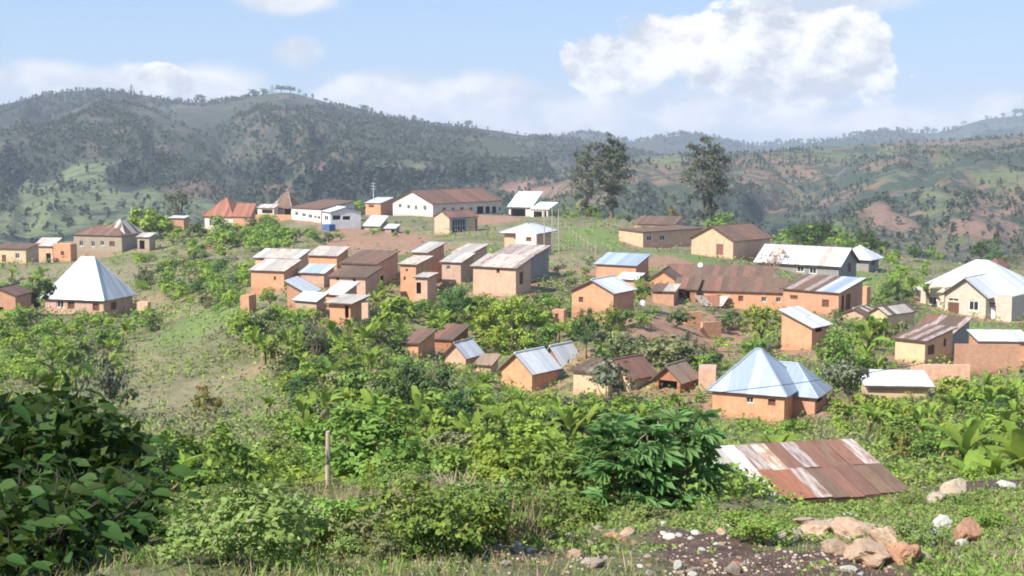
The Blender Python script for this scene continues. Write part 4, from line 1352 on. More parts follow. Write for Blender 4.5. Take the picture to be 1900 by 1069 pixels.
# satellite dish on the long brown roof
p = at(1299, 505, 93 * K * DS)
dd = thing('satellite_dish', 'white satellite dish on a thin mast above the long brown roof', 'satellite dish', p)
b = MB()
N = 14
for i in range(4):
    for j in range(N):
        r0, r1 = 0.55 * i / 4, 0.55 * (i + 1) / 4
        a0, a1 = j * 2 * math.pi / N, (j + 1) * 2 * math.pi / N
        P = [Vector((r * math.cos(a), r * r * 0.45, r * math.sin(a))) for r, a in ((r0, a0), (r1, a0), (r1, a1), (r0, a1))]
        b.face(P if i else P[1:] + P[:0] if False else [P[0], P[1], P[2]])
bo = link('bowl', b.mesh('bowl', MAT['dish_white'], True), dd, Matrix.Translation((0, 0, 1.0)) @ Matrix.Scale(.65, 4) @ Matrix.Rotation(math.radians(-12), 4, 'Z') @ Matrix.Rotation(math.radians(150), 4, 'X'))
b = MB(); b.tube((0, 0, -0.5), (0, 0, 1.0), 0.03); link('mast', b.mesh('mast', MAT['steel_grey']), dd)
b = MB(); b.tube((0, -.1, 0.95), (0.25, -.55, 1.2), 0.02); link('feed_arm', b.mesh('feed_arm', MAT['steel_grey']), dd)
# radio mast by the school
p = sight([693], [376])[0]
md_ = 255 * DS
p = Vector((x_at(693, md_, z_at(md_, 372)), md_, z_at(md_, 385)))
b = MB(); hgt = z_at(md_, 338) - p.z
b.tube((0, 0, -3), (0, 0, hgt), 0.14, 0.05)
for k_ in range(3): b.tube((-0.8, 0, hgt - 0.4 - k_ * .8), (0.8, 0, hgt - 0.4 - k_ * .8), 0.04)
o = link('radio_mast', b.mesh('radio_mast', MAT['frame_white'])); o.location = p
tag(o, 'thin pale radio mast rising against the hill left of the school', 'mast')
# pole in the valley greenery
px, d = 604, 17.0 * DS
zt_ = z_at(d, 800); zb_ = gz(x_at(px, d, zt_), d) - 0.3
b = MB(); b.tube((0, 0, 0), (0.05, 0, zt_ - zb_), 0.06, 0.045, 8)
o = link('wooden_pole', b.mesh('wooden_pole', MAT['pale_wood'])); o.location = (x_at(px, d, zt_), d, zb_)
tag(o, 'grey wooden pole standing upright in the green thicket', 'pole')
# cable over the grey blue roof
b = MB()
A, B_ = at(1262, 735, 54.5 * K * DS), at(1726, 672, 55.5 * K * DS)
for i in range(24):
    f0, f1 = i / 24, (i + 1) / 24
    s0 = A.lerp(B_, f0) - Vector((0, 0, 0.25 * 4 * f0 * (1 - f0))); s1 = A.lerp(B_, f1) - Vector((0, 0, 0.25 * 4 * f1 * (1 - f1)))
    b.tube(s0, s1, 0.03, 0.03, 5)
tag(link('power_cable', b.mesh('power_cable', MAT['cable_black'])), 'thin dark cable crossing in front of the grey blue pyramid roof', 'cable')
# loose sheets in front of the long brown house
for i, (px, py, mt, lab) in enumerate([(1306, 566, 'roof_streaked', 'pale rusty roofing sheet leaning on the pile before the long brown house, leftmost'), (1322, 568, 'roof_rust', 'orange rust roofing sheet lying in the middle of the pile before the long house'),
                                       (1336, 570, 'roof_pale', 'pale roofing sheet at the right end of the pile before the long house')]):
    p = sight([px], [py])[0]
    if np.isnan(p).any(): continue
    b = MB()
    for c in range(6):
        b.prism([(-.9 + c * .3, -1.4, 0.03 * (c % 2)), (-.6 + c * .3, -1.4, 0.03 * ((c + 1) % 2)), (-.6 + c * .3, 1.4, 0.03 * ((c + 1) % 2)), (-.9 + c * .3, 1.4, 0.03 * (c % 2))], Vector((0, 0, 1)), 0.02)
    o = link('roofing_sheet', b.mesh('roofing_sheet', MAT[mt])); o.location = Vector(p) + Vector((0, 0, 0.55 + 0.12 * i)); o.rotation_euler = (0.45, 0.1 - 0.12 * i, 0.4 - 0.5 * i)
    tag(o, lab, 'roofing sheet', 'loose roofing sheets by the long brown house')
# small white things
def sack(px, py, d, w, hgt, label, cat, name):
    b = MB(); k_ = 10
    prof = [(0.42, 0), (0.5, 0.12), (0.5, 0.7), (0.42, 0.9), (0.2, 1.0), (0.18, 1.08)]
    for (r0, z0), (r1, z1) in zip(prof[:-1], prof[1:]):
        for i in range(k_):
            a0, a1 = i * 2 * math.pi / k_, (i + 1) * 2 * math.pi / k_
            b.face([(r0 * w * math.cos(a0), r0 * w * .7 * math.sin(a0), z0 * hgt), (r0 * w * math.cos(a1), r0 * w * .7 * math.sin(a1), z0 * hgt),
                    (r1 * w * math.cos(a1), r1 * w * .7 * math.sin(a1), z1 * hgt), (r1 * w * math.cos(a0), r1 * w * .7 * math.sin(a0), z1 * hgt)])
    b.face([(0.18 * w * math.cos(i * 2 * math.pi / k_), 0.126 * w * math.sin(i * 2 * math.pi / k_), 1.08 * hgt) for i in range(k_)])
    o = link(name, b.mesh(name, MAT['plastic_white'])); o.location = at(px, py, d)
    tag(o, label, cat)


sack(957, 918, 22.5 * DS, 0.33, 0.36, 'white plastic container beside the low red brick hut corner', 'container', 'plastic_container')
p = sight([1192], [567])[0]
if not np.isnan(p).any(): sack(1192, 569, p[1], 0.9, 0.8, 'white plastic container left of the orange house block', 'container', 'plastic_container')
# ------------------------------------------------------------------ plants
def rand_dirs(n):
    v = rng.normal(size=(n, 3)); return v / np.linalg.norm(v, axis=1)[:, None]


def leaf_quads(P, N, S, asp=0.5, droop=0.0):
    """folded diamond leaves at P with facing N and length S -> verts, quads"""
    n = len(P)
    r = rand_dirs(n)
    T = np.cross(N, r); T /= np.linalg.norm(T, axis=1)[:, None] + 1e-9
    T[:, 2] -= droop; T /= np.linalg.norm(T, axis=1)[:, None] + 1e-9
    B = np.cross(N, T); B /= np.linalg.norm(B, axis=1)[:, None] + 1e-9
    S = S[:, None]
    a = P - T * S * .5
    b = P + B * S * asp * .5 + N * S * .10
    c = P + T * S * .5 - N * S * .08
    d = P - B * S * asp * .5 + N * S * .10
    Vv = np.stack([a, b, c, d], 1).reshape(-1, 3)
    Q = np.arange(4 * n).reshape(n, 4)
    return Vv, Q


def crown_mesh(name, mat, shape, n, leaf, nclump=26, spread=0.33, asp=0.55, droop=0.15, inner=0.35, up=0.55):
    """shape: list of (cx,cy,cz,rx,ry,rz) ellipsoids; leaves gather in clumps near the surface of the ellipsoids"""
    Ps, Ns, tn = [], [], []
    vols = np.array([s[3] * s[4] * s[5] for s in shape]) ** 0.67
    cnt = np.maximum(3, (nclump * vols / vols.sum()).astype(int))
    for s, c in zip(shape, cnt):
        c0 = np.array(s[:3]); r0 = np.array(s[3:])
        dirs = rand_dirs(c)
        dirs[:, 2] = dirs[:, 2] * 0.9 + 0.12
        rad = inner + (1 - inner) * rng.random(c) ** 0.5
        for dv, rd in zip(dirs, rad):
            cc = c0 + dv * rd * r0
            k = max(4, int(n / cnt.sum() * rng.uniform(.55, 1.45)))
            sp = spread * r0 * rng.uniform(.65, 1.25)
            off = rng.normal(size=(k, 3)) * sp * 0.55
            Ps.append(cc + off)
            nn_ = off / (np.linalg.norm(off, axis=1)[:, None] + 1e-6) * 0.5 + dv * 0.5 + np.array([0, 0, up]) + rng.normal(size=(k, 3)) * 0.45
            Ns.append(nn_ / np.linalg.norm(nn_, axis=1)[:, None])
            tn.append(np.clip(rng.normal(0.5 + rng.uniform(-.18, .18), 0.2, k), 0, 1))
    P, N, tn = np.concatenate(Ps), np.concatenate(Ns), np.concatenate(tn)
    S = leaf * rng.uniform(0.6, 1.35, len(P))
    Vv, Q = leaf_quads(P, N, S, asp, droop)
    return np_mesh(name, Vv, Q, MAT[mat], {'tone': np.repeat(tn, 4)})


def stems_mesh(name, mat, segs, k=6):
    b = MB()
    for a, c, r0, r1 in segs: b.tube(a, c, r0, r1, k)
    return b.mesh(name, MAT[mat], True)


def branchy(h, r, n, spread, top=0.75, fork=0.3):
    segs = []
    p = Vector((0, 0, -0.4)); hh = h * fork
    q = Vector((random.uniform(-.05, .05) * h, random.uniform(-.05, .05) * h, hh))
    segs.append((p, q, r, r * .75))
    for i in range(n):
        a = i * 2 * math.pi / n + random.uniform(-.5, .5)
        e = Vector((math.cos(a) * spread * random.uniform(.4, 1), math.sin(a) * spread * random.uniform(.4, 1), h * random.uniform(top * .8, top * 1.15)))
        mdl = q.lerp(e, 0.5) + Vector((math.cos(a) * spread * .12, math.sin(a) * spread * .12, -h * .03))
        segs.append((q, mdl, r * .55, r * .38)); segs.append((mdl, e, r * .38, r * .12))
    return segs


KINDS = {}


def kind(name, variants):
    """variants: list of (nominal height, [(part name, mesh)])"""
    KINDS[name] = variants


def shrub_variants(mats, h, w, n, leaf, cnt=3, trunk='bark', **kw):
    out = []
    for i in range(cnt):
        sh = []
        for j in range(5):
            a = random.uniform(0, 6.28); rr_ = random.uniform(.15, .55) * w / 2
            sh.append((math.cos(a) * rr_, math.sin(a) * rr_, h * random.uniform(.30, .72), w * random.uniform(.24, .36), w * random.uniform(.24, .36), h * random.uniform(.18, .30)))
        cm = crown_mesh('crown', mats[i % len(mats)], sh, n, leaf, **kw)
        out.append((h, [('stem', stems_mesh('stem', trunk, branchy(h, h * .02, 4, w * .3, .6, .12))), ('crown', cm)]))
    return out


def tree_variants(mats, h, w, n, leaf, cnt=2, trunk='bark', zlo=.35, **kw):
    out = []
    for i in range(cnt):
        sh = [(0, 0, h * .68, w * .34, w * .34, h * .24)]
        for j in range(7):
            a = j * 0.9 + random.uniform(0, .6); rr_ = random.uniform(.3, .62) * w / 2
            sh.append((math.cos(a) * rr_, math.sin(a) * rr_, h * random.uniform(zlo + .1, .86), w * random.uniform(.16, .27), w * random.uniform(.16, .27), h * random.uniform(.10, .17)))
        cm = crown_mesh('crown', mats[i % len(mats)], sh, n, leaf, nclump=46, **kw)
        out.append((h, [('trunk', stems_mesh('trunk', trunk, branchy(h, h * .028, 6, w * .33, .75, .3))), ('crown', cm)]))
    return out


kind('bush', shrub_variants(['leaf_mid', 'leaf_mid', 'leaf_bright', 'leaf_olive'], 2.4, 2.8, 800, .26, 4))
kind('bright', shrub_variants(['leaf_bright', 'leaf_bright'], 2.6, 2.6, 800, .28, 2))
kind('dark', shrub_variants(['leaf_dark', 'leaf_mid'], 2.8, 2.8, 900, .25, 2))
kind('olive', shrub_variants(['leaf_olive', 'leaf_grey'], 2.2, 2.4, 650, .22, 2, inner=.2))
kind('yellow', shrub_variants(['leaf_yellow'], 2.0, 2.4, 600, .2, 1))
kind('bush_fine', shrub_variants(['leaf_mid', 'leaf_bright', 'leaf_mid', 'leaf_olive'], 2.4, 2.6, 2600, .135, 4, nclump=60, spread=.25))
kind('bright_fine', shrub_variants(['leaf_bright', 'leaf_mid'], 2.4, 2.4, 2600, .14, 2, nclump=60, spread=.25, trunk='stem_green'))
kind('tree', tree_variants(['leaf_mid', 'leaf_bright', 'leaf_grey'], 5.0, 4.2, 1500, .30, 3))
kind('mango', tree_variants(['leaf_dark', 'leaf_dark'], 6.0, 6.6, 2600, .32, 2, zlo=.25))
kind('greytree', tree_variants(['leaf_grey', 'leaf_olive'], 6.0, 3.4, 1300, .26, 2, zlo=.15, spread=.28))
kind('redbush', tree_variants(['leaf_red'], 4.0, 5.0, 420, .22, 1, trunk='dead_wood', zlo=.3))


def euca(h, w, n, bare, mat, low=0.0):
    segs = [(Vector((0, 0, -1)), Vector((.1, 0, h * .45)), h * .020, h * .015), (Vector((.1, 0, h * .45)), Vector((0, .1, h * .93)), h * .015, h * .004)]
    sh = []
    for j in range(17):
        a = j * 2.4; g = (j + .5) / 17; f = bare + (1 - bare) * g * .97
        pr = math.sqrt(max(0.0, 1 - (2 * g - 1) ** 2)) * (1.08 - .35 * g) + .12
        rr_ = w / 2 * pr * random.uniform(.35, .72)
        e = Vector((math.cos(a) * rr_, math.sin(a) * rr_, h * f))
        segs.append((Vector((0.05, 0, h * f * .80)), e, h * .006, h * .002))
        sh.append((e.x, e.y, e.z, w * .27 * (pr * .6 + .4), w * .27 * (pr * .6 + .4), h * .075))
    for j in range(int(low * 10)):
        f = random.uniform(.12, bare); a = random.uniform(0, 6.28); e = Vector((math.cos(a) * w * .14, math.sin(a) * w * .14, h * f))
        sh.append((e.x, e.y, e.z, w * .10, w * .10, h * .05)); segs.append((Vector((0.05, 0, h * f * .9)), e, h * .004, h * .002))
    return (h, [('trunk', stems_mesh('trunk', 'bark', segs)), ('crown', crown_mesh('crown', mat, sh, n, .52, nclump=120, asp=.34, droop=.8, inner=.15, up=.15, spread=.45))])


kind('euca', [euca(14, 5.9, 5600, .30, 'leaf_euca', .6), euca(14, 6.0, 3000, .24, 'leaf_grey', .8), euca(14, 5.8, 5200, .30, 'leaf_euca', 1.4)])


def conifer(h, w, n, mat):
    sh = []
    for j in range(12):
        f = .12 + .83 * j / 11
        rr_ = w / 2 * (1.05 - f) + .15
        for q in range(3):
            a = j * 1.3 + q * 2.1
            sh.append((math.cos(a) * rr_ * .55, math.sin(a) * rr_ * .55, h * f, rr_ * .55, rr_ * .55, h * .05))
    return (h, [('trunk', stems_mesh('trunk', 'bark', [(Vector((0, 0, -1)), Vector((0, 0, h * .9)), h * .02, h * .004)])), ('crown', crown_mesh('crown', mat, sh, n, .4, nclump=110, asp=.3, droop=.4))])


kind('conifer', [conifer(9, 5.0, 1500, 'leaf_dark'), conifer(9, 6.0, 1500, 'leaf_grey')])


# banana: one shared leaf blade, several leaves per plant as parts
def blade(name, mat, L=2.1, W=0.55, n=7, sag=0.75, tears=True):
    Vv, Q, tn = [], [], []
    for i in range(n + 1):
        f = i / n
        x = L * f * (1 - .18 * f * f); z = L * (0.32 * f - sag * f * f * .62)
        wd = W * .5 * (math.sin(math.pi * min(1, .08 + f * .93)) ** .55) + .015
        if tears and i in (2, 4, 5): wd *= random.uniform(.72, .9)
        for s in (-1, 0, 1):
            Vv.append((x, s * wd, z + abs(s) * (wd * .32) - (.05 if s and tears and i % 2 else 0)))
            tn.append(.45 + .25 * f + random.uniform(-.12, .12))
    for i in range(n):
        for s in range(2):
            a = i * 3 + s
            Q.append((a, a + 3, a + 4, a + 1))
    return np_mesh(name, Vv, Q, MAT[mat], {'tone': tn}, smooth=False)


BLADES = [blade('leaf', 'leaf_banana', 2.2, .60), blade('leaf', 'leaf_banana', 2.0, .55, sag=1.05), blade('leaf', 'leaf_banana', 1.8, .5, sag=.35)]
BLADE_DRY = blade('leaf', 'leaf_banana_dry', 1.6, .3, sag=1.9)
BSTEM = stems_mesh('stem', 'stem_green', [(Vector((0, 0, -.3)), Vector((.02, 0, 1.0)), .13, .11), (Vector((.02, 0, 1.0)), Vector((.05, 0, 1.75)), .11, .07)], 7)


def banana(loc, h, label, group, nl=8, dry=2):
    s = h / 3.4
    r = link('banana_plant', None); r.location = loc; r.scale = (s, s, s); r.rotation_euler = (random.uniform(-.06, .06), random.uniform(-.06, .06), random.uniform(0, 6.28))
    tag(r, label, 'banana plant', group)
    link('stem', BSTEM, r)
    for i in range(nl):
        f = i / nl
        o = link('leaf', BLADES[i % 3] if i < nl - 1 else BLADES[2], r)
        o.location = (.04, 0, 1.62 + random.uniform(-.12, .08))
        o.rotation_euler = (random.uniform(-.35, .35), -random.uniform(.25, .95) - (.35 if i > nl - 3 else 0), i * 2.4 + random.uniform(-.4, .4))
        o.scale = [random.uniform(.8, 1.12)] * 3
    for i in range(dry):
        o = link('leaf', BLADE_DRY, r)
        o['label'] = 'withered brown hanging banana leaf'
        o.location = (.03, 0, 1.45); o.rotation_euler = (random.uniform(-.2, .2), .5, random.uniform(0, 6.28)); o.scale = [random.uniform(.6, .9)] * 3
    return r


NAMES = {'bush_fine': 'shrub', 'bright_fine': 'shrub', 'bush': 'shrub', 'bright': 'shrub', 'dark': 'shrub', 'olive': 'shrub', 'yellow': 'shrub', 'tree': 'leafy_tree', 'mango': 'dense_tree', 'greytree': 'slender_tree', 'redbush': 'bare_tree', 'euca': 'eucalyptus_tree', 'conifer': 'pine_tree'}
CATS = {'shrub': 'shrub'}
NPL = {'n': 0}


def plant(kd, loc, h, label, group=None, wide=1.0, var=None):
    if kd == 'banana':
        return banana(loc, h, label, group)
    vs = KINDS[kd]
    h0, parts = vs[var if var is not None else random.randrange(len(vs))]
    s = h / h0
    nm = NAMES[kd]
    r = link(nm, None)
    r.location = loc; r.scale = (s * wide, s * wide, s); r.rotation_euler = (0, 0, random.uniform(0, 6.28))
    tag(r, label, 'shrub' if nm == 'shrub' else 'tree', group)
    for pn, me in parts: link(pn, me, r)
    NPL['n'] += 1
    return r


def ground_pt(px, py, d=None):
    """foot of a plant: on the sight line if no distance is given, else under that column at distance d"""
    if d is None:
        p = sight([px], [py])[0]
        if np.isnan(p).any(): return None
        return Vector((p[0], p[1], p[2] - 0.05))
    z = z_at(d, py)
    for _ in range(3):
        x = x_at(px, d, z); z = gz(x, d)
    return Vector((x, d, z - 0.05))


# plants of the photograph that one can point to: kind, column, top row, foot row, distance or None, label, width factor, variant
for (kd, px, y0, y1, d, lab, wd, var) in [
    ('euca', 1134, 253, 412, 248, 'tall dark eucalyptus with a full crown behind the green lawn', 1.22, 0),
    ('euca', 1088, 268, 408, 252, 'tall thin greyish eucalyptus beside the darker full one', 1.1, 1),
    ('euca', 1312, 255, 418, 236, 'tall eucalyptus rising behind the flat brown roofs, standing alone', 1.2, 2),
    ('greytree', 330, 343, 425, 215, 'tall dark slender tree above the small orange house at left', 1.1, 0),
    ('bright', 281, 376, 462, 200, 'big bright green bush beside the two-humped rusty roof', 1.25, 0),
    ('dark', 372, 408, 478, 192, 'dark round bush on the bank right of the path at left', .95, 0),
    ('tree', 664, 368, 415, 236, 'small bright tree between the white shop and the school', 1.1, 1),
    ('dark', 470, 376, 412, 240, 'dark bush between the orange roof and the pier house', 1.0, 0),
    ('dark', 1166, 396, 420, 228, 'low dark bush at the corner of the flat brown roof', 1.1, 0),
    ('dark', 1092, 380, 418, 240, 'dark bush under the eucalyptus pair on the lawn edge', 1.6, 0),
    ('yellow', 1250, 385, 415, 232, 'yellow green bush behind the flat brown roof', 1.2, 0),
    ('dark', 1340, 388, 420, 226, 'dark green bush at the foot of the lone eucalyptus', 1.3, 1),
    ('conifer', 1530, 425, 470, 215, 'dark pine behind the long grey building, leftmost of three', 1.0, 0),
    ('conifer', 1570, 420, 470, 218, 'dark pine behind the long grey building, middle of three', 1.1, 0),
    ('mango', 1608, 418, 470, 214, 'rounded dark tree right of the pines behind the grey building', .9, 0),
    ('conifer', 1848, 428, 482, 212, 'dark pine on the right slope behind the church roof', 1.2, 0),
    ('conifer', 1885, 440, 486, 210, 'dark pine at the right picture edge behind the church', 1.1, 1),
    ('redbush', 1437, 455, 524, 150, 'nearly leafless reddish tree before the long grey building', .95, 0),
    ('dark', 1670, 515, 568, None, 'dark green bush left of the church front', 1.2, 0),
    ('dark', 1640, 528, 572, None, 'rounded dark bush beside the striped roof house', 1.1, 1),
    ('dark', 1256, 570, 610, None, 'wide dark green bush on the brown bare soil', 1.6, 0),
    ('dark', 1350, 572, 612, None, 'dark green bush behind the orange garden wall', 1.2, 0),
    ('tree', 1412, 556, 650, None, 'light green leafy tree left of the double white sheet house', 1.0, 1),
    ('tree', 1188, 508, 580, None, 'light green tree in the corner by the bluish grey roof', .75, 0),
    ('dark', 62, 508, 585, None, 'dark bush between the orange wall and white pyramid house', 1.0, 0),
    ('mango', 782, 648, 800, 66, 'wide dark dense tree in the middle of the valley', 1.12, 0),
    ('mango', 850, 720, 830, 60, 'smaller dark dense tree right of the widest dark tree', .9, 1),
    ('mango', 845, 520, 606, None, 'dark dense tree in front of the pink brick house', .9, 0),
    ('tree', 950, 540, 640, None, 'bright green feathery tree right of the pale brick house', 1.1, 1),
    ('bright', 905, 560, 640, None, 'tall bright green bush left of the feathery bright tree', .9, 1),
    ('bright', 990, 560, 625, None, 'bright green bush left of the slim orange latrine', .9, 0),
    ('mango', 1088, 575, 665, None, 'dark tree below the slim orange latrine', .75, 1),
    ('tree', 1135, 560, 640, None, 'green tree in front of the orange gable house', .7, 0),
    ('bright', 730, 540, 625, None, 'bright green bush at the foot of the tall brick house', 1.0, 1),
    ('greytree', 585, 590, 745, 86, 'tall grey green tree on the slope below the stepped row', 1.1, 0),
    ('greytree', 635, 640, 760, 80, 'grey green slender tree right of the tallest grey tree', 1.1, 1),
    ('tree', 500, 530, 650, 108, 'leafy green tree in front of the leftmost stepped roofs', 1.15, 0),
    ('bright', 450, 600, 672, 104, 'bright green bush on the edge of the open slope', 1.1, 0),
    ('yellow', 385, 715, 775, None, 'yellowish bush alone on the open dry slope', 1.0, 0),
    ('olive', 200, 650, 745, 70, 'thin grey green sapling left of the open slope', .55, 1),
    ('dark', 232, 712, 760, None, 'small dark shrub on the dry slope right of the sapling', .9, 0),
    ('olive', 1210, 620, 680, None, 'wide olive bush below the brown bare soil', 1.9, 0),
    ('olive', 1150, 615, 672, None, 'olive bush left of the wide olive one', 1.2, 0),
    ('dark', 1318, 648, 690, None, 'dark bush behind the roofless pinkish room', 1.2, 0),
    ('tree', 1545, 600, 720, 84, 'dark leafy tree right of the double white sheet house', .9, 0),
    ('tree', 1570, 650, 745, 76, 'green tree between the grey blue roof and bananas', .9, 2),
    ('mango', 1845, 730, 805, 66, 'dark leafy tree under the orange compound wall', .9, 0),
    ('bright', 1780, 690, 750, 74, 'bright bush right of the flat white sheet house', 1.2, 0),
    ('olive', 1130, 655, 720, 80, 'grey green shrub above the red sheet roof', 1.0, 1),
]:
    dd_ = d
    if d is None:
        g = ground_pt(px, y1)
        if g is None: continue
        dd_ = g.y
    else:
        d = dd_ = d * DS
        g = ground_pt(px, y1, d)
    top = z_at(dd_, y0)
    plant(kd, g, max(0.8, top - g.z), lab, None, wd, var)

def proj(p):
    dep = p.y * CP - p.z * SP
    return 950 + F * p.x / dep, 534.5 - F * (p.y * SP + p.z * CP) / dep


# fronts of houses that stand clear of the plants before them: columns, lowest row a plant may hide
CLEAR = [(1308, 1532, 772), (925, 1052, 716), (1058, 1215, 724), (1212, 1292, 714), (745, 810, 652), (818, 932, 674), (462, 572, 534), (602, 712, 584), (738, 832, 545), (815, 880, 516), (874, 1022, 540), (1055, 1182, 564),
         (1203, 1462, 566), (1440, 1560, 628), (1652, 1802, 664), (1768, 1910, 688), (1600, 1742, 724), (72, 256, 574), (1700, 1910, 590), (1290, 1336, 716), (530, 610, 562), (132, 290, 466), (0, 145, 486), (540, 655, 420), (730, 950, 398), (1145, 1440, 470), (1100, 1205, 516), (1400, 1640, 508), (1318, 1680, 905)]


def held(p, h, wd=1.0):
    """height of a plant at p that leaves the house fronts in view"""
    px, py = proj(p); _, ty = proj(p + Vector((0, 0, h)))
    hw = 0.4 * h * wd * F / p.y
    for x0, x1, yc in CLEAR:
        if x0 - hw < px < x1 + hw and py > yc + 4 and ty < yc:
            h = min(h, (py - yc) * p.y / F * random.uniform(.75, 1.05))
            ty = yc
    return h


# bananas that stand out
for (px, y0, d, lab) in [
    (1752, 768, 34, 'banana plant with broad leaves right of the near rusty roof'), (1718, 800, 32, 'pale banana plant leaning over the right edge of the rusty roof'),
    (1790, 752, 44, 'dark banana plant behind the broad leaved one at right'), (1580, 850, 26, 'young banana plant in front of the near rusty roof'),
    (1280, 745, 50, 'bright banana plant right of the cassava bush top'), (1330, 752, 56, 'bright banana plant before the grey blue roofed house'),
    (1235, 765, 46, 'banana plant just behind the cassava bush'), (1460, 752, 52, 'banana plant with upright dark leaves before the pyramid house'),
    (1435, 770, 50, 'spiky young banana plant below the pyramid house window'), (1612, 590, 92, 'tall banana plant above the flat white sheet house, left one'),
    (1640, 600, 90, 'tall banana plant above the flat white sheet house, right one'), (1060, 700, 60, 'banana plant before the orange house with dark wall'),
    (1690, 490, 152, 'bright banana plant at the left side of the church'), (1720, 500, 150, 'bright banana plant closest to the church side wall'), (1655, 488, 158, 'bright banana plant left of the church bananas'),
    (1070, 372, 246, 'banana plant at the top of the lawn, left one'), (1100, 374, 247, 'banana plant at the top of the lawn, right one'), (1048, 376, 248, 'banana plant beside the white veranda building'),
    (855, 512, 116, 'pale banana plant before the pink brick house'), (700, 548, 108, 'banana plant beside the low pinkish roof'), (470, 590, 112, 'banana plant below the leftmost stepped roofs'),
    (420, 620, 100, 'banana plant at the upper edge of the open slope'), (500, 720, 68, 'bright banana plant at the right of the dry slope'), (335, 868, 13, 'banana plant close by right of the dark bush'),
    (1400, 560, 112, 'banana plant behind the light green leafy tree'),
]:
    d = d * DS
    g = ground_pt(px, 800, d)
    h = max(1.2, z_at(d, y0) - g.z)
    banana(g, max(1.2, held(g, min(h, 5.5))), lab, None)

# mass of plants through the valley: zones of the photograph sighted onto the ground
TAKEN = [(o.location.x, o.location.y) for o in sc.objects if o.parent is None and o.get('category') in ('tree', 'shrub', 'banana plant')]


def in_poly(px, py, poly):
    r = False
    for i in range(len(poly)):
        (x0, y0), (x1, y1) = poly[i], poly[i - 1]
        if (y0 > py) != (y1 > py) and px < (x1 - x0) * (py - y0) / (y1 - y0) + x0: r = not r
    return r


